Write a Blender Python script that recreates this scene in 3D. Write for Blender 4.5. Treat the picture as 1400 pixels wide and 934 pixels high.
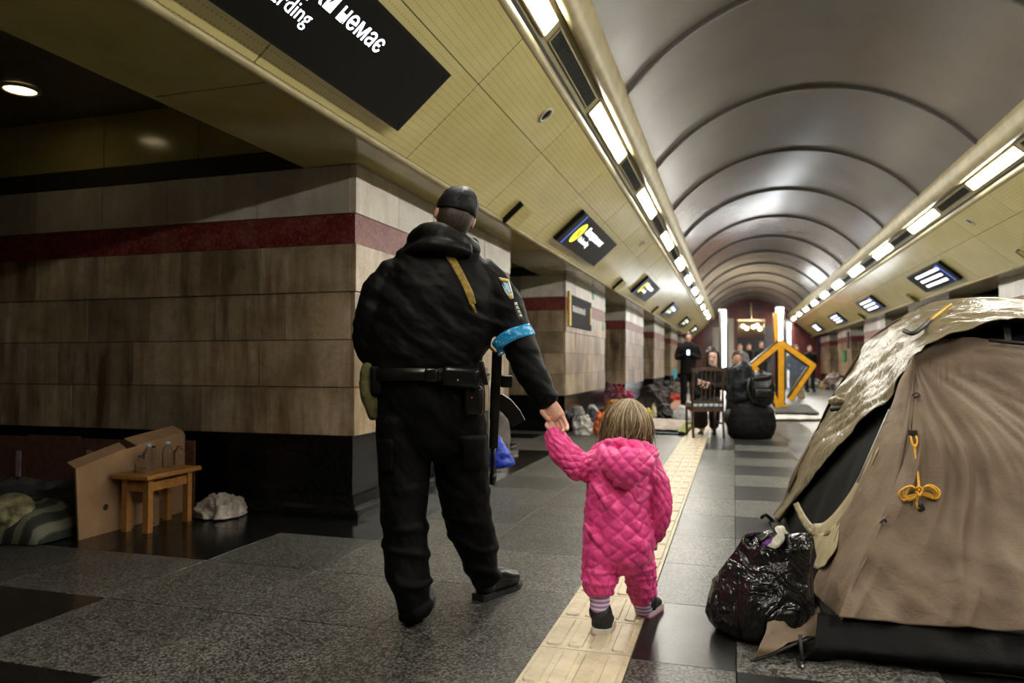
import bpy, bmesh, math, random
from mathutils import Vector, Matrix, noise
from math import sin, cos, pi, radians, sqrt, atan2, exp

random.seed(7)
for o in list(bpy.data.objects): bpy.data.objects.remove(o)
SC = bpy.context.scene
COL = SC.collection

# ---------------------------------------------------------------- camera, world, exposure
FPX = 1000.0                       # focal length in pixels of the 1400 x 934 frame
CAMH = 1.05
YAW = math.atan(0.303)
PITCH = math.atan(0.030)
cd = bpy.data.cameras.new('camera')
cam = bpy.data.objects.new('camera', cd); COL.objects.link(cam)
cd.sensor_fit = 'HORIZONTAL'; cd.sensor_width = 36.0; cd.lens = 36.0*FPX/1400.0
cd.clip_start = 0.05; cd.clip_end = 200
cam.location = (0, 0, CAMH)
cam.rotation_euler = (pi/2 + PITCH, 0, YAW)
cd.dof.use_dof = True; cd.dof.focus_distance = 3.05; cd.dof.aperture_fstop = 2.4
SC.camera = cam
w = bpy.data.worlds.new('world'); SC.world = w; w.use_nodes = True
w.node_tree.nodes['Background'].inputs[0].default_value = (0.02, 0.02, 0.018, 1)
w.node_tree.nodes['Background'].inputs[1].default_value = 0.1
SC.view_settings.view_transform = 'Standard'; SC.view_settings.look = 'None'
SC.view_settings.gamma = 1.0; SC.view_settings.use_curve_mapping = False
SC.view_settings.exposure = 0.22
LAMP_POWER = 125.0                  # emission of the cornice lamp diffusers

cR = Vector((cos(YAW), sin(YAW), 0)); cF0 = Vector((-sin(YAW), cos(YAW), 0))
cF = cF0*cos(PITCH) + Vector((0, 0, sin(PITCH))); cU = cR.cross(cF)
CAM = Vector((0, 0, CAMH))
def ray(px, py): return cR*((px-700)/FPX) + cU*((467-py)/FPX) + cF
def pix(px, py, d): return CAM + ray(px, py)*d
def on_floor(px, py, z=0.0):
    r = ray(px, py); return CAM + r*((z-CAMH)/r.z)
def on_plane(px, py, n, c):
    n = Vector(n); r = ray(px, py); return CAM + r*((c - n.dot(CAM))/n.dot(r))

# ---------------------------------------------------------------- object helpers
ORG = {}
def thing(name, label, cat, loc, group=None, kind=None):
    o = bpy.data.objects.new(name, None); COL.objects.link(o)
    o.empty_display_size = 0.1; o.location = loc; ORG[o] = Vector(loc)
    if label: o['label'] = label
    if cat: o['category'] = cat
    if group: o['group'] = group
    if kind: o['kind'] = kind
    return o
def tag(o, label, cat, group=None, kind=None):
    o['label'] = label; o['category'] = cat
    if group: o['group'] = group
    if kind: o['kind'] = kind
    return o
def link(name, me, mat=None, parent=None, loc=None, label=None, kind=None):
    """mesh in world coordinates -> object; loc = base point of a top-level mesh"""
    o = bpy.data.objects.new(name, me); COL.objects.link(o)
    if mat is not None:
        me.materials.clear()
        for m in (mat if isinstance(mat, (list, tuple)) else [mat]): me.materials.append(m)
    if parent is not None:
        org = ORG.get(parent, Vector()); o.parent = parent
    else:
        org = Vector(loc) if loc is not None else Vector()
        o.location = org
    if org.length > 0: me.transform(Matrix.Translation(-org))
    ORG[o] = org.copy()
    if label: o['label'] = label
    if kind: o['kind'] = kind
    return o
def inst(name, me, parent, M):
    """object sharing mesh me, world matrix M, under parent (no rotation on parents)"""
    o = bpy.data.objects.new(name, me); COL.objects.link(o)
    org = ORG.get(parent, Vector()) if parent else Vector()
    o.parent = parent
    o.matrix_local = Matrix.Translation(-org) @ M
    return o
def copy_thing(root, loc, label=None):
    r = root.copy(); COL.objects.link(r); r.location = loc
    if label: r['label'] = label
    for ch in list(root.children):
        c = ch.copy(); COL.objects.link(c); c.parent = r
        for g in list(ch.children):
            d = g.copy(); COL.objects.link(d); d.parent = c
    return r

class MB:
    def __init__(s): s.v = []; s.f = []; s.m = []; s.cur = 0
    def add(s, vs, fs):
        k = len(s.v); s.v += [tuple(v) for v in vs]
        for f in fs: s.f.append([i+k for i in f]); s.m.append(s.cur)
        return s
    def box(s, c, size, M=None):
        x, y, z = size[0]/2, size[1]/2, size[2]/2
        vs = [Vector((a*x, b*y, d*z)) for a in (-1, 1) for b in (-1, 1) for d in (-1, 1)]
        if M is not None: vs = [M @ v for v in vs]
        vs = [v + Vector(c) for v in vs]
        return s.add(vs, [(0,1,3,2),(4,6,7,5),(0,4,5,1),(2,3,7,6),(0,2,6,4),(1,5,7,3)])
    def b2(s, lo, hi):
        return s.box([(a+b)/2 for a, b in zip(lo, hi)], [b-a for a, b in zip(lo, hi)])
    def bar(s, a, b, wd, th, up=(0,0,1)):
        a, b = Vector(a), Vector(b); d = (b-a); L = d.length; d.normalize()
        u = Vector(up); sd = d.cross(u)
        if sd.length < 1e-4: sd = d.cross(Vector((1,0,0)))
        sd.normalize(); u = sd.cross(d)
        M = Matrix((d, sd, u)).transposed()
        return s.box((a+b)/2, (L, wd, th), M)
    def grid(s, P, closed=False):
        n, m = len(P), len(P[0]); vs = [p for r in P for p in r]; fs = []
        for i in range(n-1):
            for j in range(m if closed else m-1):
                k = (j+1) % m
                fs.append((i*m+j, i*m+k, (i+1)*m+k, (i+1)*m+j))
        return s.add(vs, fs)
    def tube(s, pts, r, n=8, cap=True):
        pts = [Vector(p) for p in pts]; rs = r if isinstance(r, (list, tuple)) else [r]*len(pts)
        rings = []; ref = None
        for i, p in enumerate(pts):
            d = (pts[min(i+1, len(pts)-1)] - pts[max(i-1, 0)])
            if d.length < 1e-9: d = Vector((0,0,1))
            d.normalize()
            if ref is None: ref = d.orthogonal().normalized()
            ref = (ref - d*ref.dot(d))
            ref = d.orthogonal().normalized() if ref.length < 1e-5 else ref.normalized()
            q = d.cross(ref)
            rings.append([p + (ref*cos(2*pi*j/n) + q*sin(2*pi*j/n))*rs[i] for j in range(n)])
        k = len(s.v); s.grid(rings, True)
        if cap:
            s.f.append([k+j for j in range(n)][::-1]); s.m.append(s.cur)
            e = k + (len(pts)-1)*n; s.f.append([e+j for j in range(n)]); s.m.append(s.cur)
        return s
    def lathe(s, c, prof, n=16):
        c = Vector(c)
        rings = [[c + Vector((r*cos(2*pi*j/n), r*sin(2*pi*j/n), z)) for j in range(n)] for r, z in prof]
        return s.grid(rings, True)
    def prism(s, poly, d):
        """poly: planar 3D outline, extruded by vector d"""
        d = Vector(d); n = len(poly); P = [Vector(p) for p in poly]
        return s.add(P + [p+d for p in P], [list(range(n))[::-1], [n+i for i in range(n)]] +
                     [(i, (i+1) % n, n+(i+1) % n, n+i) for i in range(n)])
    def limb(s, rings, side, n=20, sub=4, capr=0.6):
        """rings: (centre, rx, ry); elliptical loft with domed ends"""
        C = [(Vector(c), rx, ry) for c, rx, ry in rings]
        out = []
        for i in range(len(C)-1):
            p0, p1, p2, p3 = C[max(i-1, 0)], C[i], C[i+1], C[min(i+2, len(C)-1)]
            for k in range(sub):
                t = k/sub
                f = lambda a, b, c, d: 0.5*(2*b + (c-a)*t + (2*a-5*b+4*c-d)*t*t + (3*b-a-3*c+d)*t**3)
                out.append((f(p0[0], p1[0], p2[0], p3[0]), max(.001, f(p0[1], p1[1], p2[1], p3[1])), max(.001, f(p0[2], p1[2], p2[2], p3[2]))))
        out.append(C[-1])
        def tang(i): return (out[min(i+1, len(out)-1)][0] - out[max(i-1, 0)][0]).normalized()
        full = []
        t0 = tang(0); t1 = tang(len(out)-1)
        for a in (88, 60, 30):
            c, rx, ry = out[0]; r = min(rx, ry)*capr
            full.append((c - t0*r*sin(radians(a)), rx*cos(radians(a)), ry*cos(radians(a)), t0))
        for i, (c, rx, ry) in enumerate(out): full.append((c, rx, ry, tang(i)))
        for a in (30, 60, 88):
            c, rx, ry = out[-1]; r = min(rx, ry)*capr
            full.append((c + t1*r*sin(radians(a)), rx*cos(radians(a)), ry*cos(radians(a)), t1))
        side = Vector(side); rr = []
        for c, rx, ry, t in full:
            sd = side - t*side.dot(t)
            if sd.length < 0.05: sd = t.orthogonal()
            sd.normalize(); q = t.cross(sd)
            rr.append([c + sd*rx*cos(2*pi*j/n) + q*ry*sin(2*pi*j/n) for j in range(n)])
        k = len(s.v); s.grid(rr, True)
        s.f.append([k+j for j in range(n)][::-1]); s.m.append(s.cur)
        e = k+(len(rr)-1)*n; s.f.append([e+j for j in range(n)]); s.m.append(s.cur)
        return s
    def ball(s, c, r, n=14, m=10, M=None):
        c = Vector(c); r = (r, r, r) if not isinstance(r, (tuple, list)) else r
        rings = []
        for i in range(m+1):
            a = -pi/2 + pi*(0.02 + 0.96*i/m)
            ring = []
            for j in range(n):
                v = Vector((r[0]*cos(a)*cos(2*pi*j/n), r[1]*cos(a)*sin(2*pi*j/n), r[2]*sin(a)))
                ring.append(c + (M @ v if M is not None else v))
            rings.append(ring)
        k = len(s.v); s.grid(rings, True)
        s.f.append([k+j for j in range(n)][::-1]); s.m.append(s.cur)
        e = k+m*n; s.f.append([e+j for j in range(n)]); s.m.append(s.cur)
        return s
    def mesh(s, name, smooth=False):
        me = bpy.data.meshes.new(name); me.from_pydata(s.v, [], s.f)
        me.polygons.foreach_set('material_index', s.m)
        bm = bmesh.new(); bm.from_mesh(me); bmesh.ops.recalc_face_normals(bm, faces=bm.faces); bm.to_mesh(me); bm.free()
        if smooth: me.shade_smooth()
        me.update(); return me
    def build(s, name, mat, parent=None, smooth=False, loc=None, label=None, kind=None):
        return link(name, s.mesh(name, smooth), mat, parent, loc, label, kind)

def baked(me, mods):
    """apply modifiers to a mesh and give the new mesh"""
    o = bpy.data.objects.new('tmp', me); COL.objects.link(o)
    for typ, kw in mods:
        m = o.modifiers.new(typ, typ)
        for k, v in kw.items(): setattr(m, k, v)
    dg = bpy.context.evaluated_depsgraph_get()
    r = bpy.data.meshes.new_from_object(o.evaluated_get(dg))
    bpy.data.objects.remove(o); r.shade_smooth(); return r
def remesh(mb, voxel, smooth=4, fac=0.5):
    me = mb.mesh('tmp')
    return baked(me, [('REMESH', dict(mode='VOXEL', voxel_size=voxel, use_smooth_shade=True)),
                      ('SMOOTH', dict(iterations=smooth, factor=fac))])
def displace(me, fn):
    me.update()
    nn = [v.normal.copy() for v in me.vertices]
    for v, n in zip(me.vertices, nn): v.co = v.co + n*fn(v.co, n)
    me.update(); return me
def subd(me, lv=1): return baked(me, [('SUBSURF', dict(levels=lv, render_levels=lv))])
def solid(me, th): return baked(me, [('SOLIDIFY', dict(thickness=th, offset=0))])
def catmull(pts, sub):
    out = []
    for i in range(len(pts)-1):
        p0, p1, p2, p3 = pts[max(i-1, 0)], pts[i], pts[i+1], pts[min(i+2, len(pts)-1)]
        for k in range(sub):
            t = k/sub
            out.append(0.5*(2*p1 + (p2-p0)*t + (2*p0-5*p1+4*p2-p3)*t*t + (3*p1-p0-3*p2+p3)*t**3))
    out.append(pts[-1].copy()); return out
def patch(rows, su, sv):
    """rows of control points -> smooth dense rows"""
    R = [catmull([Vector(p) for p in r], sv) for r in rows]
    cols = [catmull([R[i][j] for i in range(len(R))], su) for j in range(len(R[0]))]
    return [[cols[j][i] for j in range(len(cols))] for i in range(len(cols[0]))]
fbm = lambda p, sc, o=3: noise.fractal(Vector(p)*sc, 1.0, 2.0, o)

# ---------------------------------------------------------------- materials
def S(r, g, b):
    f = lambda c: ((c/255+0.055)/1.055)**2.4 if c > 10 else c/255/12.92
    return (f(r), f(g), f(b), 1)
class NT:
    def __init__(s, name):
        s.m = bpy.data.materials.new(name); s.m.use_nodes = True
        s.t = s.m.node_tree; s.b = s.t.nodes['Principled BSDF']
    def n(s, typ, **kw):
        nd = s.t.nodes.new(typ)
        for k, v in kw.items():
            if k.startswith('i_'):
                nd.inputs[int(k[2:]) if k[2:].isdigit() else k[2:]].default_value = v
            else: setattr(nd, k, v)
        return nd
    def l(s, a, b): s.t.links.new(a, b)
    def set(s, **kw):
        for k, v in kw.items(): s.b.inputs[k.replace('_', ' ')].default_value = v
    def coord(s, kind='pos', scale=(1,1,1)):
        if kind == 'pos': o = s.n('ShaderNodeNewGeometry').outputs['Position']
        else: o = s.n('ShaderNodeTexCoord').outputs['Object']
        mp = s.n('ShaderNodeMapping'); mp.inputs['Scale'].default_value = scale
        s.l(o, mp.inputs[0]); return mp.outputs[0]
    def noise(s, co, scale, detail=4, rough=0.55, dist=0.0):
        nd = s.n('ShaderNodeTexNoise'); nd.inputs['Scale'].default_value = scale
        nd.inputs['Detail'].default_value = detail; nd.inputs['Roughness'].default_value = rough
        nd.inputs['Distortion'].default_value = dist; s.l(co, nd.inputs['Vector']); return nd.outputs[0]
    def ramp(s, fac, stops):
        r = s.n('ShaderNodeValToRGB'); e = r.color_ramp.elements
        while len(e) < len(stops): e.new(0.5)
        for el, (p, c) in zip(e, stops): el.position = p; el.color = c
        s.l(fac, r.inputs[0]); return r.outputs[0]
    def mix(s, fac, a, b, mode='MIX'):
        m = s.n('ShaderNodeMix', data_type='RGBA', blend_type=mode)
        for v, i in ((fac, 0), (a, 6), (b, 7)):
            if hasattr(v, 'links'): s.l(v, m.inputs[i])
            else: m.inputs[i].default_value = v
        return m.outputs[2]
    def math(s, op, a, b=None):
        m = s.n('ShaderNodeMath', operation=op)
        for i, v in enumerate((a, b)):
            if v is None: continue
            if hasattr(v, 'links'): s.l(v, m.inputs[i])
            else: m.inputs[i].default_value = v
        return m.outputs[0]
    def bump(s, h, strength=0.3, dist=0.01):
        b = s.n('ShaderNodeBump'); b.inputs['Strength'].default_value = strength; b.inputs['Distance'].default_value = dist
        s.l(h, b.inputs['Height']); s.l(b.outputs[0], s.b.inputs['Normal']); return b
    def rnd(s, lo, hi):
        o = s.n('ShaderNodeObjectInfo'); mr = s.n('ShaderNodeMapRange')
        mr.inputs[3].default_value = lo; mr.inputs[4].default_value = hi
        s.l(o.outputs['Random'], mr.inputs[0]); return mr.outputs[0]
def plain(name, col, rough=0.6, metal=0.0, var=0.15, vs=20, bump=0.0, bs=60, bd=0.004, coat=0.0, kind='obj', sheen=0.0, spec=0.5):
    t = NT(name); co = t.coord(kind)
    n1 = t.noise(co, vs); c2 = tuple(max(0, x*(1-2*var)) for x in col[:3])+(1,); c3 = tuple(min(1, x*(1+var)) for x in col[:3])+(1,)
    t.l(t.ramp(n1, [(0.3, c2), (0.7, c3)]), t.b.inputs['Base Color'])
    t.set(Roughness=rough, Metallic=metal, Coat_Weight=coat, Sheen_Weight=sheen, Specular_IOR_Level=spec)
    if bump: t.bump(t.noise(co, bs, 5), bump, bd)
    return t.m
def emit(name, col, st):
    t = NT(name); t.set(Base_Color=col, Emission_Color=col, Emission_Strength=st, Roughness=0.4)
    co = t.coord('obj'); n1 = t.noise(co, 3, 1)
    t.l(t.math('MULTIPLY', t.math('ADD', t.math('MULTIPLY', n1, 0.06), 0.97), st), t.b.inputs['Emission Strength'])
    return t.m
M = {}
def granite(name, base, sp_lo, sp_hi, rough, spec=0.5, rv=0.1):
    t = NT(name); co = t.coord('pos')
    v = t.n('ShaderNodeTexVoronoi'); v.inputs['Scale'].default_value = 135; t.l(co, v.inputs['Vector'])
    sep = t.n('ShaderNodeSeparateColor'); t.l(v.outputs['Color'], sep.inputs[0])
    c = t.ramp(sep.outputs[0], [(0.1, sp_lo), (0.45, base), (0.92, sp_hi)])
    big = t.noise(co, 1.7, 5)
    c = t.mix(1.0, c, t.ramp(big, [(0.3, (0.72,0.72,0.72,1)), (0.7, (1.1,1.1,1.08,1))]), 'MULTIPLY')
    g = t.n('ShaderNodeCombineColor'); r = t.rnd(0.8, 1.12)
    for i in range(3): t.l(r, g.inputs[i])
    t.l(t.mix(1.0, c, g.outputs[0], 'MULTIPLY'), t.b.inputs['Base Color'])
    t.l(t.math('ADD', t.math('MULTIPLY', t.noise(co, 6, 5), rv), rough-rv/2), t.b.inputs['Roughness'])
    t.set(Specular_IOR_Level=spec)
    return t.m
M['gr_light'] = granite('granite_grey', (0.052,0.051,0.045,1), (0.008,0.008,0.007,1), (0.19,0.185,0.165,1), 0.38, 0.42)
M['gr_dark'] = granite('granite_black', (0.006,0.006,0.006,1), (0.003,0.003,0.003,1), (0.015,0.015,0.014,1), 0.2, 0.35)
M['plinth'] = granite('granite_plinth', (0.005,0.005,0.005,1), (0.002,0.002,0.002,1), (0.010,0.010,0.010,1), 0.18, 0.2)
M['gr_mid'] = granite('granite_charcoal', (0.012,0.012,0.011,1), (0.006,0.006,0.006,1), (0.03,0.03,0.028,1), 0.34, 0.42)
def marble(name, lo, mid, hi, stain, amount):
    t = NT(name); co = t.coord('pos'); cs = t.coord('pos', (1, 1, 0.13))
    cl = t.noise(co, 2.6, 7, 0.62, 0.6)
    c = t.ramp(cl, [(0.28, lo), (0.5, mid), (0.72, hi)])
    st = t.noise(cs, 7.5, 6, 0.6, 0.25)
    st2 = t.noise(co, 0.9, 3)
    f = t.math('MULTIPLY', t.ramp(st, [(0.40, (0,0,0,1)), (0.62, (1,1,1,1))]), t.ramp(st2, [(0.32, (0.2,0.2,0.2,1)), (0.58, (1,1,1,1))]))
    c = t.mix(t.math('MULTIPLY', f, amount), c, stain)
    vein = t.noise(co, 5, 8, 0.6, 1.6)
    c = t.mix(t.math('MULTIPLY', t.ramp(vein, [(0.47, (0,0,0,1)), (0.5, (1,1,1,1)), (0.53, (0,0,0,1))]), 0.25), c, stain)
    g = t.n('ShaderNodeCombineColor'); r = t.rnd(0.66, 1.2)
    for i in range(3): t.l(r, g.inputs[i])
    t.l(t.mix(1.0, c, g.outputs[0], 'MULTIPLY'), t.b.inputs['Base Color'])
    t.set(Roughness=0.34); t.bump(t.noise(co, 25, 4), 0.06, 0.004)
    return t.m
M['marble_tan'] = marble('marble_tan', (0.27,0.19,0.11,1), (0.43,0.33,0.21,1), (0.56,0.46,0.33,1), (0.10,0.05,0.022,1), 0.9)
M['marble_white'] = marble('marble_white', (0.44,0.40,0.34,1), (0.58,0.55,0.49,1), (0.68,0.65,0.6,1), (0.33,0.24,0.15,1), 0.4)
def mosaic():
    t = NT('red_mosaic'); co = t.coord('pos'); v = t.n('ShaderNodeTexVoronoi', distance='CHEBYCHEV'); v.inputs['Scale'].default_value = 55; v.inputs['Randomness'].default_value = 0.15
    t.l(co, v.inputs['Vector'])
    sep = t.n('ShaderNodeSeparateColor'); t.l(v.outputs['Color'], sep.inputs[0])
    c = t.ramp(sep.outputs[0], [(0, (0.10,0.012,0.013,1)), (0.6, (0.17,0.025,0.024,1)), (1, (0.26,0.06,0.05,1))])
    n2 = t.noise(co, 4, 5)
    c = t.mix(t.ramp(n2, [(0.45, (0,0,0,1)), (0.8, (0.45,0.45,0.45,1))]), c, (0.36,0.17,0.13,1))
    t.l(c, t.b.inputs['Base Color']); t.set(Roughness=0.42)
    t.bump(t.math('SUBTRACT', 1.0, v.outputs['Distance']), 0.3, 0.004); return t.m
M['mosaic'] = mosaic()
def panel():
    t = NT('yellow_enamel_panel'); co = t.coord('obj')
    sx = t.n('ShaderNodeSeparateXYZ'); t.l(co, sx.inputs[0])
    fx = t.math('ABSOLUTE', t.math('SUBTRACT', t.math('FRACT', t.math('MULTIPLY', sx.outputs[0], 36)), 0.5))
    fy = t.math('ABSOLUTE', t.math('SUBTRACT', t.math('FRACT', t.math('MULTIPLY', sx.outputs[1], 22)), 0.5))
    hole = t.math('MULTIPLY', t.math('LESS_THAN', fx, 0.2), t.math('LESS_THAN', fy, 0.1))
    big = t.noise(co, 2.2, 5)
    c = t.ramp(big, [(0.3, (0.58,0.50,0.20,1)), (0.7, (0.66,0.58,0.26,1))])
    c = t.mix(t.math('MULTIPLY', hole, 0.38), c, (0.08,0.065,0.02,1))
    t.l(c, t.b.inputs['Base Color'])
    t.set(Roughness=0.17)
    t.bump(t.math('ADD', t.math('MULTIPLY', hole, -0.4), 0.0), 0.12, 0.01)
    return t.m
M['panel'] = panel()
M['panel_plain'] = plain('yellow_enamel_plain', (0.40,0.345,0.115,1), 0.16, var=0.08, vs=3, bump=0.06, bs=4, bd=0.02)
M['trim'] = plain('yellow_trim', (0.42,0.36,0.19,1), 0.42, var=0.12, vs=5)
M['tray'] = plain('tray_olive', (0.33,0.29,0.15,1), 0.4, var=0.12, vs=5)
M['groove'] = plain('groove_dark', (0.02,0.018,0.01,1), 0.7)
def vaultm():
    t = NT('vault_plaster'); co = t.coord('pos')
    c = t.ramp(t.noise(co, 1.2, 6), [(0.3, (0.165,0.148,0.13,1)), (0.7, (0.19,0.172,0.153,1))])
    t.l(c, t.b.inputs['Base Color'])
    t.set(Roughness=0.22)
    t.bump(t.noise(t.coord('pos', (1,.6,1)), 0.9, 1), 0.16, 0.08); return t.m
M['vault'] = vaultm()
M['rib'] = plain('rib_grey', (0.075,0.066,0.056,1), 0.45, kind='pos')
M['lamp'] = emit('lamp_diffuser', (1.0,0.97,0.88,1), LAMP_POWER)
M['grille'] = plain('vent_mesh', (0.05,0.055,0.045,1), 0.4, metal=0.4, var=0.4, vs=90)
M['black'] = plain('black_plastic', (0.005,0.005,0.005,1), 0.4, var=0.2, spec=0.2)
M['screen'] = plain('screen_black', (0.004,0.004,0.0045,1), 0.4, var=0.1, spec=0.15)
M['text'] = emit('text_white', (0.9,0.95,1.0,1), 2.2)
M['text_y'] = emit('text_yellow', (0.95,0.85,0.05,1), 1.3)
M['text_b'] = emit('text_blue', (0.08,0.16,0.7,1), 1.0)
M['downlight'] = emit('downlight_glow', (1.0,0.78,0.42,1), 5.0)
M['tactile'] = None
def tactile():
    t = NT('tactile_cream'); co = t.coord('pos')
    c = t.ramp(t.noise(co, 9, 6, 0.65), [(0.3, (0.40,0.33,0.215,1)), (0.65, (0.56,0.475,0.33,1))])
    n2 = t.noise(co, 30, 4); c = t.mix(t.ramp(n2, [(0.55, (0,0,0,1)), (0.8, (0.5,0.5,0.5,1))]), c, (0.25,0.2,0.13,1))
    t.l(c, t.b.inputs['Base Color']); t.set(Roughness=0.5); t.bump(n2, 0.1, 0.003); return t.m
M['tactile'] = tactile()
# ================================================================ THE SETTING
T0, T1 = -6.5, 41.0               # hall runs along +Y
XC = 0.88                         # hall centre line
A_PIL, A_FAS = 3.38, 3.01         # half widths: pillar faces, fascia lip
PER, PLEN, PST = 6.6, 3.62, 4.50  # pillar period, length, start of first seen pillar
SHIFT = {-1: 0.0, 1: -0.72}       # the two arcades do not line up exactly
P = 0.66                          # floor module
ROW0 = 2.64

# ---- floor: bed slab, granite tiles, tactile strip
floor = MB().b2((-10, T0, -0.2), (12, T1, -0.02)).build('floor', plain('tile_joint', (.03,.03,.027,1), .6), loc=(0, 0, 0))
tag(floor, 'polished grey and black granite tile floor of the station hall', 'floor', kind='structure')
XE = [-2.70 - 0.667*k for k in range(6, 0, -1)] + [-2.70, -2.033, -1.367, -0.70, -0.36, 0.0] + [0.66*k for k in range(1, 12)]
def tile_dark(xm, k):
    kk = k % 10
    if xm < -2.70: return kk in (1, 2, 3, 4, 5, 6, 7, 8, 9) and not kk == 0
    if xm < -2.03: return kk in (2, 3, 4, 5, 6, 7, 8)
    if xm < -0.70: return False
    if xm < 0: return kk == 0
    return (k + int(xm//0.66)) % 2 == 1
box1 = MB().b2((-.5, -.5, -.5), (.5, .5, .5)).mesh('unit_tile')
tm = {}
for d in (0, 1):
    for xa, xb in zip(XE[:-1], XE[1:]):
        if abs(xa+0.70) < 1e-6: continue
        wkey = (d, round(xb-xa, 3), xa < -1)
        if wkey not in tm:
            g = 0.0013; mb = MB(); ww = xb-xa
            a, b = ww/2-g, P/2-g; e = 0.0015
            mb.add([(-a,-b,-.02),(a,-b,-.02),(a,b,-.02),(-a,b,-.02),(-a,-b,-e),(a,-b,-e),(a,b,-e),(-a,b,-e),(-a+e,-b+e,0),(a-e,-b+e,0),(a-e,b-e,0),(-a+e,b-e,0)],
                   [(0,1,5,4),(1,2,6,5),(2,3,7,6),(3,0,4,7),(4,5,9,8),(5,6,10,9),(6,7,11,10),(7,4,8,11),(8,9,10,11)])
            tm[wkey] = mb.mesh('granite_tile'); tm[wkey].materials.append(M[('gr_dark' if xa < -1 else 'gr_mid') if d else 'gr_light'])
NEARX = (-6.1, 3.4)
far = MB()
for k in range(-14, 59):
    ya = ROW0 + P*k
    for xa, xb in zip(XE[:-1], XE[1:]):
        if abs(xa+0.70) < 1e-6: continue
        xm = (xa+xb)/2; dk = 1 if tile_dark(xm, k) else 0
        c = Vector((xm, ya+P/2, 0)); rel = c - CAM; dep = rel.dot(cF0); u = rel.dot(cR)
        seen = dep > 1.9 and abs(u) < 0.74*dep + 0.5
        if seen and dep < 11.0 and xm > -6.2:
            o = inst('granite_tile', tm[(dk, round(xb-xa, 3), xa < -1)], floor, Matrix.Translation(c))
        else:
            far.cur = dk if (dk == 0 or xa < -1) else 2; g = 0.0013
            far.add([(xa+g, ya+g, 0), (xb-g, ya+g, 0), (xb-g, ya+P-g, 0), (xa+g, ya+P-g, 0), (xa+g, ya+g, -.02), (xb-g, ya+g, -.02), (xb-g, ya+P-g, -.02), (xa+g, ya+P-g, -.02)],
                    [(0,1,2,3), (0,4,5,1), (1,5,6,2), (2,6,7,3), (3,7,4,0)])
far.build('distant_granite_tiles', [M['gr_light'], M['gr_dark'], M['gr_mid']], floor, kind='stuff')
def tac(mb, y):
    x0, x1 = -0.70, -0.36; g = 0.002; L = 0.33
    mb.b2((x0+g, y+g, -0.02), (x1-g, y+L-g, 0.002))
    for j in range(4):
        cx = x0 + 0.0475 + j*0.0817; hw = 0.031; off = 0.0 if j % 2 else 0.0
        a, b = y+0.018, y+L-0.018; r = 0.012; h = 0.0065
        low = [(cx-hw, a+r), (cx-hw+r, a), (cx+hw-r, a), (cx+hw, a+r), (cx+hw, b-r), (cx+hw-r, b), (cx-hw+r, b), (cx-hw, b-r)]
        q = 0.006; my = (a+b)/2
        top = [(cx+(px-cx)*(1-q/hw), my+(py-my)*(1-q/(b-a)*2)) for px, py in low]
        mb.add([(px, py, 0.001) for px, py in low] + [(px, py, 0.002+h) for px, py in top],
               [[8+i for i in range(8)]] + [(i, (i+1) % 8, 8+(i+1) % 8, 8+i) for i in range(8)])
tmesh = None; fart = MB()
for k in range(-20, 116):
    y = 2.0 + 0.33*k
    if 1.5 < y < 12:
        if tmesh is None:
            mb = MB(); tac(mb, 0.0); tmesh = mb.mesh('tactile_tile'); tmesh.materials.append(M['tactile'])
        inst('tactile_tile', tmesh, floor, Matrix.Translation((0, y, 0)))
    else: tac(fart, y)
fart.build('distant_tactile_tiles', M['tactile'], floor, kind='stuff')

# ---- ceiling: vault, ribs, cornices, sloping enamel panels, soffits
ceil = thing('ceiling', 'barrel vaulted plaster ceiling with grey ribs and yellow enamel side panels', 'ceiling', (XC, 0, 0), kind='structure')
AS, ZS, ZA = 1.83, 3.59, 4.45
RV = (AS*AS + (ZA-ZS)**2)/(2*(ZA-ZS)); ZC = ZA-RV; PH = math.asin(AS/RV)
RIB0, RIBP = 6.80, 2.74
def arc(r, n, dz=0.0): return [(XC + r*sin(-PH+2*PH*i/n), ZC + r*cos(-PH+2*PH*i/n)+dz) for i in range(n+1)]
vp = MB(); a1 = arc(RV, 28); L = RIBP
vp.grid([[(x, yy, z) for x, z in a1] for yy in (0, L/3, 2*L/3, L)])
vpm = vp.mesh('vault_panel', True); vpm.materials.append(M['vault'])
rb = MB(); ai = arc(RV-0.035, 28); ao = arc(RV+0.01, 28)
rb.grid([[(x, y, z) for x, z in q] for q, y in ((ao, -.042), (ai, -.034), (ai, .034), (ao, .042))])
rbm = rb.mesh('vault_rib', True); rbm.materials.append(M['rib'])
k0 = -5
for k in range(k0, 13):
    y = RIB0 + RIBP*k
    inst('vault_panel', vpm, ceil, Matrix.Translation((0, y, 0)))
    inst('vault_rib', rbm, ceil, Matrix.Translation((0, y, 0)))
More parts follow.
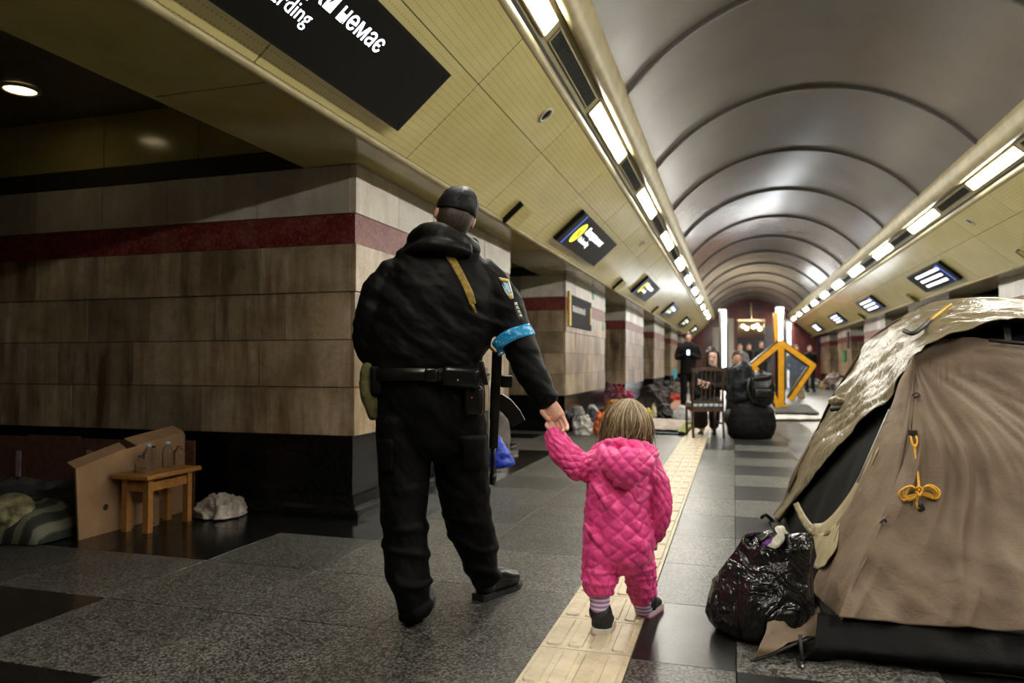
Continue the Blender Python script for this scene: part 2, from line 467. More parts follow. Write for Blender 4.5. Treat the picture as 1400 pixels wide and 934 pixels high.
# crown above the vault closes the hall against stray light
MB().b2((XC-7, T0, 4.62), (XC+7, T1, 4.7)).build('roof_slab', M['groove'], ceil)
PB = Vector((A_FAS, 2.435)); PT = Vector((2.17, 3.17))     # panel bottom and top (half-offset, z)
SL = (PT-PB).length; sd = (PT-PB)/SL
def prof(side, pts, y0, y1, mb):
    mb.grid([[(XC+side*a, y, z) for a, z in pts] for y in (y0, y1)])
PANL = PER/4
for side in (-1, 1):
    # continuous mouldings along the hall
    mb = MB(); prof(side, [(2.19,3.16),(2.165,3.155),(2.14,3.175),(2.13,3.205),(2.14,3.225)], T0, T1, mb); mb.build('panel_moulding', M['trim'], ceil, True)
    mb = MB(); prof(side, [(2.15,3.20),(2.12,3.24),(2.135,3.26)], T0, T1, mb); mb.build('shadow_gap', M['groove'], ceil)
    mb = MB(); prof(side, [(2.14,3.235),(1.955,3.42),(1.975,3.46)], T0, T1, mb); mb.build('lamp_tray', M['tray'], ceil)
    mb = MB(); prof(side, [(1.975,3.47),(1.95,3.46),(1.94,3.44)], T0, T1, mb); mb.build('shadow_gap', M['groove'], ceil)
    mb = MB(); prof(side, [(1.965,3.40),(1.945,3.375),(1.91,3.375),(1.872,3.405),(1.845,3.46),(1.825,3.53),(1.81,3.585),(1.84,3.62),(1.87,3.62)], T0, T1, mb); mb.build('cornice_moulding', M['trim'], ceil, True)
    mb = MB(); prof(side, [(2.9,2.6),(2.2,3.23),(1.97,3.52),(1.9,3.75)], T0, T1, mb); mb.build('panel_backing', M['groove'], ceil)
    # lip at the foot of the panels and soffit
    mb = MB(); prof(side, [(3.05,2.425),(3.02,2.40),(2.985,2.41),(2.985,2.435),(3.01,2.45)], T0, T1, mb); mb.build('panel_lip', M['trim'], ceil, True)
    nrow = ((0.02, 0.70), (0.7055, SL-0.005))
    for ra, rb2 in nrow:
        W_ = rb2-ra
        mbp = MB().b2((-PANL/2+.006, -W_/2, -.01), (PANL/2-.006, W_/2, .01)); pm = mbp.mesh('enamel_panel'); pm.materials.append(M['panel'])
        mid = PB + sd*(ra+rb2)/2
        ang = atan2(sd.y, side*sd.x)
        dv = Vector((side*sd.x, 0, sd.y)); nv = Vector((0,1,0)).cross(dv)
        R = Matrix((Vector((0,1,0)), dv, nv)).transposed().to_4x4()
        for k in range(-8, 24):
            y = 4.5 + PANL/2 + PANL*(k-1) + SHIFT[side]
            if y > T1-0.9: continue
            inst('enamel_panel', pm, ceil, Matrix.Translation((XC+side*mid.x, y, mid.y)) @ R)
    # soffit over the pillar line, in lengths with joints
    so = MB().b2((-0.0, 0.006, 0), (0.72, RIBP-0.006, 0.03)).mesh('soffit_panel'); so.materials.append(M['panel_plain'])
    for k in range(-4, 13):
        y = 3.05 - RIBP + RIBP*k + SHIFT[side]*0.5
        if y + RIBP > T1: continue
        Mx = Matrix.Translation((XC+side*3.03, y, 2.43)) @ Matrix.Diagonal((side, 1, 1, 1))
        inst('soffit_panel', so, ceil, Mx)
    mb = MB(); mb.b2((XC+side*3.75-.02, T0, 2.43), (XC+side*3.75+.02, T1, 3.0)); mb.build('passage_riser', M['panel_plain'], ceil)
    xo = XC + side*10.5
    mb = MB(); mb.b2((min(XC+side*3.76, xo), T0, 2.99), (max(XC+side*3.76, xo), T1, 3.05)); mb.build('platform_ceiling', plain('platform_ceiling', (0.10,0.09,0.05,1), 0.35), ceil)

# ---- end walls and outer platform walls
redwall = plain('dark_red_wall', (0.11,0.018,0.016,1), 0.3, var=0.25, vs=2, kind='pos')
dimwall = plain('track_wall', (0.10,0.09,0.07,1), 0.5, var=0.2, vs=1, kind='pos')
wb = MB().b2((-10, T1, 0), (12, T1+.2, 4.7)).build('wall_back', redwall, loc=(XC, T1, 0)); tag(wb, 'dark red end wall closing the hall', 'wall', kind='structure')
wf = MB().b2((-10, T0-.2, 0), (12, T0, 4.7)).build('wall_front', dimwall, loc=(XC, T0, 0)); tag(wf, 'plain wall behind the viewer', 'wall', kind='structure')
wl = MB().b2((-10, T0, 0), (-9.8, T1, 3.05)).build('wall_left', dimwall, loc=(-9.8, 0, 0)); tag(wl, 'dim track wall beyond the arcade with the wooden stool', 'wall', kind='structure')
wr = MB().b2((11.6, T0, 0), (11.8, T1, 3.05)).build('wall_right', dimwall, loc=(11.7, 0, 0)); tag(wr, 'dim track wall beyond the arcade behind the tent', 'wall', kind='structure')

# ---- pillars: core, plinth, marble slabs, red mosaic band, header
ZR = [0.55, 0.885, 1.215, 1.547, 1.88, 2.09, 2.43]
slabm = {}
def slab_mesh(white):
    if white not in slabm:
        m = box1.copy(); m.name = 'marble_slab'; m.materials.clear(); m.materials.append(M['marble_white' if white else 'marble_tan']); slabm[white] = m
    return slabm[white]
ORD = ['first', 'second', 'third', 'fourth', 'fifth', 'sixth']
def pillar(side, n, detail):
    y0 = PST + PER*n + SHIFT[side]; y1 = y0 + PLEN
    xf = XC + side*A_PIL; dp = 3.9; xb = xf + side*dp
    xl, xh = min(xf, xb), max(xf, xb)
    if side < 0: lab = ['marble pillar with stained slabs right beside the walking officer', 'marble pillar with the black and yellow wall sign', 'marble pillar behind the dark red bags', 'marble pillar with the turquoise board leaning on its foot', 'marble pillar beside the dark standing figure', 'marble pillar next to the red end wall, officer side'][min(n, 5)]
    else: lab = ['unseen', 'marble pillar at the hidden rear of the tent', 'marble pillar with screen glare above the tent fly', 'white topped marble pillar beyond the tent peak', 'marble pillar with the green sign', 'marble pillar with a dark notice, past the green sign'][min(n, 5)]
    t = thing('pillar', lab, 'pillar', (xf, (y0+y1)/2, 0), kind='structure')
    e = 0.03
    MB().b2((xl+e, y0+e, 0), (xh-e, y1-e, 3.0)).build('core', M['groove'], t)
    mb = MB().b2((xl+.012, y0+.012, 0.0), (xh-.012, y1-.012, 0.548))
    mb.build('plinth', M['plinth'], t)
    mb = MB(); xs = xf - side*0.09
    pr = [(0.0, 0.0), (-0.09, 0.0), (-0.09, 0.035), (-0.07, 0.06), (-0.02, 0.075), (0.0, 0.14)]
    for (ax, ay, bx, by, nx, ny) in ((xf, y0, xf, y1, -side, 0), (xf, y0, xb, y0, 0, -1), (xf, y1, xb, y1, 0, 1)):
        rows = []
        for o_, z in pr[1:]:
            q = -o_
            if nx: rows.append([(xf+nx*q, y0-q, z), (xf+nx*q, y1+q, z)])
            else: rows.append([(xf-side*q, ay+ny*q, z), (xb, ay+ny*q, z)])
        mb.grid(rows)
    mb.build('base_moulding', M['plinth'], t)
    # header above the marble: ledge and enamel panels
    mb = MB().b2((xl+.02, y0-.02, 2.43), (xh, y1+.02, 2.57)); mb.build('ledge', M['groove'], t)
    for j in range(5):
        xa = xf + side*(0.42 + j*0.885)
        if abs(xa-xf) > dp: break
        mb = MB().b2((min(xa, xa+side*0.875), y0-.01, 2.57), (max(xa, xa+side*0.875), y0+.02, 2.985)); mb.build('header_panel', M['panel_plain'], t)
    # cladding
    rnd = random.Random(31*n+side)
    for r in range(6):
        za, zb = ZR[r], ZR[r+1]
        prj = 0.012 if r >= 3 else 0.0
        faces = [('f', y0, y1)]
        faces.append(('n', xf, xb))
        for kind, a, b in faces:
            if r == 4:
                mb = MB()
                if kind == 'f': mb.b2((min(xf-side*(prj-.004), xf+side*.03), y0-prj+.004, za+.002), (max(xf-side*(prj-.004), xf+side*.03), y1+prj-.004, zb-.002))
                else: mb.b2((xl if side > 0 else xl, y0-prj+.004, za+.002), (xh, y0+.03, zb-.002)) if False else mb.b2((min(xf+side*.03, xb), y0-prj+.004, za+.002), (max(xf+side*.03, xb), y0+.03, zb-.002))
                mb.build('mosaic_band', M['mosaic'], t); continue
            s = 0.0; Ltot = abs(b-a); dirn = 1 if b > a else -1
            while s < Ltot-1e-4:
                wd = (0.42 + 0.34*rnd.random()) if detail else Ltot/4
                if r == 5: wd = 0.62 + 0.2*rnd.random()
                if s + wd > Ltot-0.25: wd = Ltot - s
                ca = a + dirn*(s + wd/2); j = rnd.random()*0.005; g = 0.003
                th = 0.03 + prj + j
                if kind == 'f':
                    lo = 0.0; hi = 0.0
                    if s == 0: lo = prj
                    if s + wd > Ltot-1e-4: hi = prj
                    c = (xf - side*(prj+j) + side*th/2, ca + (hi-lo)/2, (za+zb)/2); sz = (th, wd+lo+hi-2*g, zb-za-2*g)
                else:
                    tk = 0.03 if s == 0 else 0
                    c = (ca + side*tk/2, y0 - prj - j + th/2, (za+zb)/2); sz = (wd-tk-2*g, th, zb-za-2*g)
                inst('marble_slab', slab_mesh(r == 5), t, Matrix.Translation(c) @ Matrix.Diagonal((*sz, 1)))
                s += wd
    if not detail: pass
    return t
for n in range(0, 6): pillar(-1, n, n < 3)
for n in range(1, 6): pillar(1, n, n < 3)
for side in (-1, 1):
    n = -1
    y0 = PST + PER*n + SHIFT[side]; xf = XC+side*A_PIL; xb = xf+side*3.9
    o = MB().b2((min(xf, xb), y0, 0), (max(xf, xb), y0+PLEN, 3.0)).build('pillar', M['marble_tan'], loc=(xf, y0+1.8, 0))
    tag(o, 'marble pillar level with the viewer, beside the ' + ('near passage with the stool' if side < 0 else 'tent'), 'pillar', kind='structure')
n = 0
y0 = PST + SHIFT[1]; xf = XC+A_PIL
o = MB().b2((xf, y0, 0), (xf+3.9, y0+PLEN, 3.0)).build('pillar', M['marble_tan'], loc=(xf, y0+1.8, 0)); tag(o, 'marble pillar standing hidden behind the near side of the tent', 'pillar', kind='structure')

# ---- lamps and vents in the tray
lm = None
traymid = Vector((2.05, 3.325))
def tray_frame(side, y, off=0.0):
    dv = Vector((-side*0.7071, 0, 0.7071)); nv = Vector((-side*0.7071, 0, -0.7071))
    R = Matrix((Vector((0, 1, 0)), dv, nv)).transposed().to_4x4()
    c = Vector((XC+side*traymid.x, y, traymid.y)) + nv*off
    return Matrix.Translation(c) @ R
LL = 1.66
def lampset(side):
    first = True
    for k in range(-2, 11):
        y = 7.2 + PER/2*k + SHIFT[side]
        if y > T1-1: continue
        Mx = tray_frame(side, y)
        t = thing('cornice_lamp', 'long white fluorescent lamp in the cornice ' + ('over the officer\'s side of the hall' if side < 0 else 'over the tent\'s side of the hall'), 'lamp', Mx.translation, 'lamps of the ' + ('officer-side' if side < 0 else 'tent-side') + ' cornice')
        for nm, key in (('housing', 'h'), ('diffuser', 'd')):
            if (nm, side) not in lampm:
                mb = MB()
                if nm == 'housing':
                    for s_ in (-1, 1):
                        mb.box((0, s_*0.072, 0.008), (LL+.05, 0.012, 0.02)); mb.box((s_*(LL/2+.018), 0, 0.008), (0.014, 0.15, 0.02))
                else: mb.box((0, 0, 0.006), (LL, 0.105, 0.012))
                me = mb.mesh(nm); me.materials.append(M['trim'] if nm == 'housing' else M['lamp']); lampm[(nm, side)] = me
            inst(nm, lampm[(nm, side)], t, Mx)
        Mv = tray_frame(side, y + PER/4)
        t = thing('vent_grille', 'dark mesh ventilation strip between lamps in the cornice ' + ('over the officer\'s side of the hall' if side < 0 else 'over the tent\'s side of the hall'), 'vent', Mv.translation, 'vents of the ' + ('officer-side' if side < 0 else 'tent-side') + ' cornice')
        for nm in ('mesh', 'frame'):
            if (nm, side) not in lampm:
                mb = MB(); LV = 1.36
                if nm == 'frame':
                    for s_ in (-1, 1):
                        mb.box((0, s_*0.058, 0.006), (LV+.03, 0.01, 0.014)); mb.box((s_*(LV/2+.01), 0, 0.006), (0.014, 0.12, 0.014))
                else:
                    mb.box((0, 0, 0.001), (LV, 0.105, 0.002))
                    for q in range(45): mb.box((-LV/2+.015+q*LV/45, 0, 0.005), (0.006, 0.105, 0.006))
                me = mb.mesh(nm); me.materials.append(M['tray'] if nm == 'frame' else M['grille']); lampm[(nm, side)] = me
            inst(nm, lampm[(nm, side)], t, Mv)
lampm = {}
lampset(-1); lampset(1)

# ---- downlights in the platform ceiling of the passages
for n in range(-1, 3):
    for side in (-1, 1):
        if side > 0 and n > 1: continue
        c = Vector((XC+side*5.67, PST - 0.63 + PER*(n+0) + SHIFT[side], 2.985))
        t = thing('downlight', 'warm round downlight in the low passage ceiling', 'lamp', c, 'passage downlights')
        MB().lathe(c, [(0.13, 0.0), (0.13, -0.015), (0.105, -0.02), (0.10, 0.0)], 24).build('ring', M['tray'], t, True)
        MB().lathe(c, [(0.10, -0.012), (0.05, -0.014), (0.001, -0.015)], 24).build('bulb_glass', M['downlight'], t, True)

# ---- display boards on the sloping panels
def textmesh(s, size, bold=0.0, align='LEFT'):
    cu = bpy.data.curves.new('t', 'FONT'); cu.body = s; cu.size = size; cu.align_x = align; cu.offset = bold; cu.extrude = 0.0008; cu.resolution_u = 2
    o = bpy.data.objects.new('t', cu); COL.objects.link(o)
    dg = bpy.context.evaluated_depsgraph_get(); me = bpy.data.meshes.new_from_object(o.evaluated_get(dg)); bpy.data.objects.remove(o)
    return me
def fit(me, wid):
    xs = [v.co.x for v in me.vertices]; k = wid/(max(xs)-min(xs)); me.transform(Matrix.Scale(k, 4)); return me
def board(side, n):
    y0 = 1.66 + PER*n + SHIFT[side]; BL, BH = 2.42, 0.47
    mid = PB + sd*(0.15+BH/2)
    dv = Vector((side*sd.x, 0, sd.y)); nv = Vector((-side*abs(sd.y), 0, -abs(sd.x)))
    dl = Vector((0, 1, 0)) if side < 0 else Vector((0, -1, 0))
    R = Matrix((dl, dv, nv)).transposed().to_4x4()
    off = 0.06
    c = Vector((XC+side*mid.x, y0+BL/2, mid.y)) + nv*off
    F = Matrix.Translation(c) @ R
    if side < 0: lab = ['black display board reading немає with white letters above the officer', 'black display board with yellow oval above the pillar sign', 'black display board with yellow oval, second beyond the officer', 'small black display board with yellow oval, third beyond the officer', 'tiny display board near the hall end, officer side', 'last display board before the red wall, officer side'][n]
    else: lab = ['x', 'x', 'display board with three rows of white text right above the tent', 'display board with white text, next one beyond the tent', 'display board with white text, second beyond the tent', 'display board with white text, third beyond the tent'][n]
    t = thing('display_board', lab, 'screen', c)
    mb = MB().box((0, 0, -0.015), (BL, BH, 0.045)); mb.box((-BL*.3, 0, -0.05), (0.08, 0.2, 0.05)); mb.box((BL*.3, 0, -0.05), (0.08, 0.2, 0.05))
    me = mb.mesh('housing'); me.materials.append(M['black']); inst('housing', me, t, F)
    me = MB().box((0, 0, 0.009), (BL-.03, BH-.03, 0.004)).mesh('screen'); me.materials.append(M['screen']); sc = inst('screen', me, t, F)
    def put(nm, me, m, x, y):
        me.materials.clear(); me.materials.append(m)
        inst(nm, me, t, F @ Matrix.Translation((x, y, 0.0125)))
    for bx in (-1, 1):
        for by in (-1, 1):
            put('screw', MB().lathe((0,0,0), [(0.012,0),(0.010,0.004),(0.001,0.005)], 10).mesh('screw'), M['black'], bx*(BL/2-.05), by*(BH/2-.04))
    if side < 0:
        for wd_, sz, wid, x_, y_, bo in (('Посадки', 0.15, 0.61, -0.56, 0.04, .001), ('немає', 0.15, 0.41, 0.10, 0.04, .001), ('No', 0.12, 0.13, -0.56, -0.08, 0), ('boarding', 0.12, 0.39, -0.395, -0.08, 0)):
            put('lettering', fit(textmesh(wd_, sz, bo), wid), M['text'], x_, y_)
        put('blue_line', MB().box((0,0,0), (0.03, BH-.03, 0.002)).mesh('blue_line'), M['text_b'], -BL/2+.20, 0)
        ov = MB(); ov.add([(0.13*cos(2*pi*i/28), 0.15*sin(2*pi*i/28), 0) for i in range(28)] + [(0.13*cos(2*pi*i/28), 0.15*sin(2*pi*i/28), 0.002) for i in range(28)], [[28+i for i in range(28)]] + [(i, (i+1) % 28, 28+(i+1) % 28, 28+i) for i in range(28)])
        put('yellow_oval', ov.mesh('yellow_oval'), M['text_y'], -0.76, 0.0)
        zz = MB(); zz.tube([(-.07,-.05,.002),(-.03,.06,.002),(.02,-.06,.002),(.07,.05,.002)], 0.007, 6); put('oval_mark', zz.mesh('oval_mark'), M['black'], -0.76, 0.0)
    else:
        rr = random.Random(n)
        for row in range(3):
            x = -0.72
            while x < 0.85 - row*0.1:
                wv = 0.05 + 0.11*rr.random()
                put('text_block', MB().box((wv/2, 0, 0), (wv-.02, 0.058, 0.002)).mesh('text_block'), M['text'], x, 0.13-row*0.125); x += wv
        put('blue_line', MB().box((0,0,0), (0.04, BH-.05, 0.002)).mesh('blue_line'), M['text_b'], BL/2-.22, 0)
        put('blue_mark', MB().box((0,0,0), (0.16, 0.09, 0.002)).mesh('blue_mark'), M['text_b'], BL/2-.36, 0.15)
        put('red_mark', MB().box((0,0,0), (0.07, 0.06, 0.002)).mesh('red_mark'), emit('text_red', (0.8,0.05,0.04,1), 1.2), 0.45, 0.15)
for n in range(0, 6): board(-1, n)
for n in range(2, 6): board(1, n)

# ---- small fittings on the panels: loudspeakers, hatch flaps
def onpanel(side, y, s, off):
    q = PB + sd*s; nv = Vector((-side*abs(sd.y), 0, -abs(sd.x)))
    dv = Vector((side*sd.x, 0, sd.y)); R = Matrix((Vector((0,1,0)), dv, Vector((0,1,0)).cross(dv) if side > 0 else -dv.cross(Vector((0,1,0))))).transposed().to_4x4()
    R = Matrix((Vector((0, 1, 0))*(-1 if side > 0 else 1), dv, nv)).transposed().to_4x4()
    return Matrix.Translation(Vector((XC+side*q.x, y, q.y)) + nv*off) @ R
for side, y, lab in ((-1, 5.62, 'round recessed loudspeaker in the yellow panel past the near display board'), (-1, 5.55+PER, 'round recessed loudspeaker in the yellow panel past the board over the pillar sign'), (1, 11.6, 'small round loudspeaker in the panel above the tent')):
    Mx = onpanel(side, y, 0.93, 0.011); t = thing('loudspeaker', lab, 'speaker', Mx.translation)
    me = MB().lathe((0,0,0), [(0.07,0.0),(0.07,0.012),(0.055,0.014),(0.052,0.0)], 24).mesh('ring', True); me.materials.append(plain('speaker_ring', (0.55,0.53,0.45,1), 0.3)); inst('ring', me, t, Mx)
    me = MB().lathe((0,0,0), [(0.053,0.001),(0.03,0.002),(0.001,0.002)], 24).mesh('cone'); me.materials.append(M['black']); inst('cone', me, t, Mx)
for side, ys in ((-1, (6.65, 13.25, 19.85)), (1, (11.4, 18.0, 24.6))):
    for i, y in enumerate(ys):
        Mx = onpanel(side, y, 0.13, 0.012)
        t = thing('hatch_flap', 'small open hatch with black edge at the panel foot on the ' + ('officer' if side < 0 else 'tent') + '\'s side', 'hatch', Mx.translation, 'hatches on the ' + ('officer' if side < 0 else 'tent') + '\'s side')
        Rt = Matrix.Rotation(radians(-9), 4, 'Y')
        me = MB().b2((0, -.12, 0.0), (0.26, .12, 0.012)).mesh('flap'); me.materials.append(M['panel']); inst('flap', me, t, Mx @ Matrix.Translation((0,0,.03)) @ Rt)
        me = MB().b2((-.012, -.125, 0.0), (0.012, .125, 0.05)).b2((0, -.135, 0), (0.27, -.115, 0.035)).mesh('edge'); me.materials.append(M['black']); inst('edge', me, t, Mx)
# wall sign and stickers on the second pillar
XF = XC - A_PIL
yA = PST + PER
def onface(y, z, th): return Vector((XF + 0.012 + th/2, y, z))
t = thing('wall_sign', 'black direction sign with yellow edges on the pillar face', 'sign', (XF+.02, yA+0.9, 1.75))
sg = on_plane(776, 402, (1,0,0), XF); sg2 = on_plane(805, 438, (1,0,0), XF)
ya, yb = sg.y+.05, sg2.y; za, zb = 1.64, 2.14
MB().b2((XF+.012, ya, za), (XF+.05, yb, zb)).build('plate', plain('sign_black', (0.008,0.008,0.01,1), 0.6, spec=.1), t)
MB().b2((XF+.012, ya-.12, za), (XF+.05, ya-.005, zb+.05)).build('yellow_edge', plain('sign_yellow', (0.65,0.42,0.03,1), 0.4), t)
MB().b2((XF+.05, yb-.13, za+.1), (XF+.054, yb-.03, zb-.1)).build('yellow_mark', plain('sign_yellow2', (0.65,0.42,0.03,1), 0.4), t)
x = ya+.1
rr = random.Random(3)
for i in range(9):
    if x > yb-.25: break
    wv = .06+.06*rr.random(); MB().b2((XF+.05, x, 1.88), (XF+.053, x+wv, 1.96+.03*rr.random())).build('letter_stroke', plain('sign_white', (0.6,0.6,0.6,1), 0.5), t); x += wv+.025
for (px, py, lab) in ((811, 404, 'small green sticker high on the pillar with the wall sign'), (825, 447, 'small green sticker at the pillar edge below the red band')):
    q = on_plane(px, py, (1,0,0), XF+.02)
    o = MB().b2((XF+.013, q.y-.12, q.z-.08), (XF+.019, q.y+.12, q.z+.08)).build('sticker', plain('sticker_green', (0.05,0.35,0.16,1), 0.5), loc=q); tag(o, lab, 'sticker')
# ================================================================ PEOPLE IN FRONT
from mathutils.bvhtree import BVHTree
def bvh_of(o):
    me = o.data; org = ORG[o]
    return BVHTree.FromPolygons([v.co + org for v in me.vertices], [tuple(p.vertices) for p in me.polygons])
def hit(b, px, py, off=0.003):
    r = ray(px, py).normalized(); loc, nrm, i, d = b.ray_cast(CAM, r)
    if loc is None: return None
    return loc + nrm*off if nrm.dot(r) < 0 else loc - nrm*off
def ribbon(b, path, wpx, off, nsub=5, cols=4):
    """strip laid over a surface along a pixel path"""
    pts = catmull([Vector((x, y, 0)) for x, y in path], nsub); rows = []
    for i, p in enumerate(pts):
        t = pts[min(i+1, len(pts)-1)] - pts[max(i-1, 0)]; nn = Vector((-t.y, t.x, 0)).normalized(); row = []
        for j in range(cols+1):
            q = p + nn*wpx*(j/cols-0.5); h = hit(b, q.x, q.y, off); row.append(h)
        if all(r is not None for r in row): rows.append(row)
    return rows
def outline_on(b, poly, off, sub=5):
    """fan polygon laid over a surface: rings towards the centroid"""
    c = Vector((sum(p[0] for p in poly)/len(poly), sum(p[1] for p in poly)/len(poly), 0)); P_ = []
    for i in range(len(poly)):
        a, d = Vector((*poly[i], 0)), Vector((*poly[(i+1) % len(poly)], 0))
        for k in range(sub): P_.append(a.lerp(d, k/sub))
    rows = []
    for f in (1.0, 0.97, 0.66, 0.33, 0.04):
        row = [hit(b, *(c.lerp(p, f)).to_2d(), off if f < 0.99 else 0.0) for p in P_]
        if any(r is None for r in row): return None
        rows.append(row)
    return rows

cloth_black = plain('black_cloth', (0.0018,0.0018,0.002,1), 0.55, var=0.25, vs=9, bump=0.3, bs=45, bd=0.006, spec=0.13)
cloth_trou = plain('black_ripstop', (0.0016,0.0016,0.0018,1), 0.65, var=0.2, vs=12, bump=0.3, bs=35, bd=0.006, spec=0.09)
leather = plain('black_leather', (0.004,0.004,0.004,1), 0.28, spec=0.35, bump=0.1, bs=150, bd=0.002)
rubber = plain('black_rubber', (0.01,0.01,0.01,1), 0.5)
def skinmat(name, col):
    t = NT(name); co = t.coord('obj')
    c = t.ramp(t.noise(co, 45, 4), [(0.3, tuple(x*0.78 for x in col[:3])+(1,)), (0.7, col)])
    t.l(c, t.b.inputs['Base Color']); t.set(Roughness=0.48, Subsurface_Weight=0.12, Subsurface_Radius=(0.02,0.008,0.004)); t.b.inputs['Subsurface Scale'].default_value = 0.3
    t.bump(t.noise(co, 160, 4), 0.1, 0.002); return t.m
skin_a = skinmat('skin_adult', (0.62,0.31,0.22,1)); skin_c = skinmat('skin_child', (0.66,0.36,0.27,1))
hair_dark = plain('hair_dark', (0.035,0.02,0.012,1), 0.45, var=0.4, vs=60, bump=0.5, bs=220, bd=0.004)
side_o = (Vector((1, 0.12, 0))).normalized(); fwd_o = Vector((-0.12, 1, 0)).normalized()
def R3(px, py, d, rx, ry): return (pix(px, py, d), rx, ry)

# ---- officer
base = on_floor(612, 838)
off = thing('person', 'officer in black uniform and cap seen from behind, holding a toddler\'s hand', 'person', base)
jk = MB()
jk.limb([R3(606,322,3.10,.085,.08), R3(604,338,3.10,.15,.10), R3(602,356,3.10,.195,.12), R3(598,390,3.10,.262,.155), R3(590,430,3.10,.285,.17), R3(581,470,3.10,.268,.17), R3(582,500,3.10,.243,.165)], side_o, 28)
jk.limb([R3(545,375,3.11,.075,.08), R3(523,402,3.10,.083,.085), R3(510,440,3.10,.078,.08), R3(508,470,3.13,.075,.075), R3(520,497,3.28,.06,.06)], side_o)
jk.limb([R3(654,374,3.10,.08,.08), R3(678,400,3.10,.084,.086), R3(695,435,3.08,.078,.08), R3(711,475,3.06,.07,.072), R3(730,515,3.05,.063,.065), R3(748,549,3.04,.05,.05)], side_o)
me = remesh(jk, 0.008, 6)
def jfold(p, n):
    q = p + ORGZ; a = (p - base)
    f = 0.010*fbm((a.x*1.2, a.y*1.2, a.z*2.6 + a.x*1.6), 5.0, 3) + 0.006*(1-abs(noise.noise(Vector((a.x*3+a.z*7, a.y*4, a.z*9)))))**3
    return f
ORGZ = Vector()
displace(me, jfold)
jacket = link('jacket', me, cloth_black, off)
jb = bvh_of(jacket)
hd = MB()
hd.limb([R3(566,338,3.13,.038,.04), R3(572,325,3.07,.042,.045), R3(595,319,3.0,.045,.045), R3(625,330,3.0,.045,.045), R3(646,342,3.09,.04,.04)], (0,0,1), 16)
hd.limb([R3(558,346,3.06,.02,.03), R3(580,338,2.99,.034,.05), R3(610,338,2.97,.036,.055), R3(638,346,3.0,.026,.045)], (0,0,1), 16)
hd.limb([R3(572,330,3.18,.04,.04), R3(606,322,3.25,.04,.04), R3(645,336,3.16,.04,.04)], (0,0,1), 16)
me = remesh(hd, 0.008, 5); displace(me, lambda p, n: 0.008*fbm(p, 9, 3))
link('hood', me, plain('hood_cloth', (0.002,0.002,0.0023,1), 0.5, spec=0.18, var=0.2, vs=9, bump=0.2, bs=50, bd=0.005), off)
# body: one continuous figure under the clothes
bd = MB()
up_h = (cU*0.955 + cR*0.24 + cF0*0.17).normalized(); rt_h = (cR*0.94 - cU*0.23 + cF0*0.25).normalized(); fw_h = up_h.cross(rt_h).normalized()
HC = pix(623, 293, 3.12)
MH = Matrix((rt_h, fw_h, up_h)).transposed()
bd.ball(HC, (0.074, 0.094, 0.108), 20, 16, MH)
bd.ball(HC + fw_h*0.035 - up_h*0.075, (0.05, 0.058, 0.05), 16, 10, MH)          # jaw
bd.limb([(HC+fw_h*0.085+up_h*0.01, .011, .011), (HC+fw_h*0.108-up_h*0.022, .015, .012)], rt_h, 10)   # nose
bd.limb([(HC+fw_h*0.083-rt_h*0.02-up_h*0.055, .007, .007), (HC+fw_h*0.083+rt_h*0.02-up_h*0.055, .007, .007)], up_h, 8)   # lips
bd.limb([(HC+fw_h*0.082-rt_h*0.04+up_h*0.022, .008, .008), (HC+fw_h*0.082+rt_h*0.04+up_h*0.022, .008, .008)], up_h, 8)   # brow
for s_ in (-1, 1):
    bd.ball(HC + rt_h*s_*0.079 - up_h*0.012 - fw_h*0.006, (0.011, 0.021, 0.034), 12, 8, MH)
bd.limb([(HC-up_h*0.05-fw_h*0.015, .06, .062), R3(612,322,3.10,.064,.066), R3(606,340,3.1,.075,.075), R3(602,362,3.1,.12,.085), R3(598,400,3.1,.18,.11), R3(584,470,3.1,.19,.11), R3(585,530,3.11,.19,.12), R3(588,575,3.12,.17,.12)], side_o)
bd.limb([R3(556,384,3.11,.05,.05), R3(514,440,3.10,.05,.05), R3(508,470,3.13,.045,.045), R3(525,505,3.33,.033,.035)], side_o)
bd.limb([R3(642,384,3.10,.05,.05), R3(692,435,3.08,.052,.052), R3(711,475,3.06,.046,.048), R3(730,515,3.05,.04,.04), R3(752,553,3.04,.031,.026)], side_o)
# right hand, fingers closing on the child's fist
hs = (cR*0.80 - cF0*0.60).normalized()
W0, K0 = pix(751,551,3.04), pix(762,573,3.0)
bd.limb([(W0, .031, .026), (W0.lerp(K0, .5), .038, .023), (K0, .041, .020)], hs, 16)
fl = [(-1.5, .030, .024, .020), (-0.5, .033, .027, .021), (0.5, .032, .026, .020), (1.5, .027, .021, .018)]
dn = (K0-W0).normalized()
palmn = hs.cross(dn).normalized()
if palmn.dot(cR) > 0: palmn = -palmn
for i, l1, l2, l3 in fl:
    a = K0 + hs*i*0.0218; b = a + (dn*0.93+palmn*(.05+.06*i)+hs*i*.05).normalized()*l1; c = b + (dn*0.9+palmn*(0.38+.1*i)+hs*i*.04).normalized()*l2; d = c + (dn*0.6+palmn*0.75).normalized()*l3
    bd.limb([(a-dn*.012, .0092, .0098), (a, .0090, .0098), (b, .0084, .0090), (c, .0078, .0082), (d, .0068, .0070)], hs, 10, 3)
ta = W0.lerp(K0, .3) - hs*0.034 + palmn*.008
bd.limb([(ta, .014, .013), (ta+dn*.028-hs*.008+palmn*.018, .0125, .012), (ta+dn*.052+hs*.004+palmn*.03, .0105, .0105), (ta+dn*.07+hs*.014+palmn*.034, .009, .009)], hs, 10, 3)
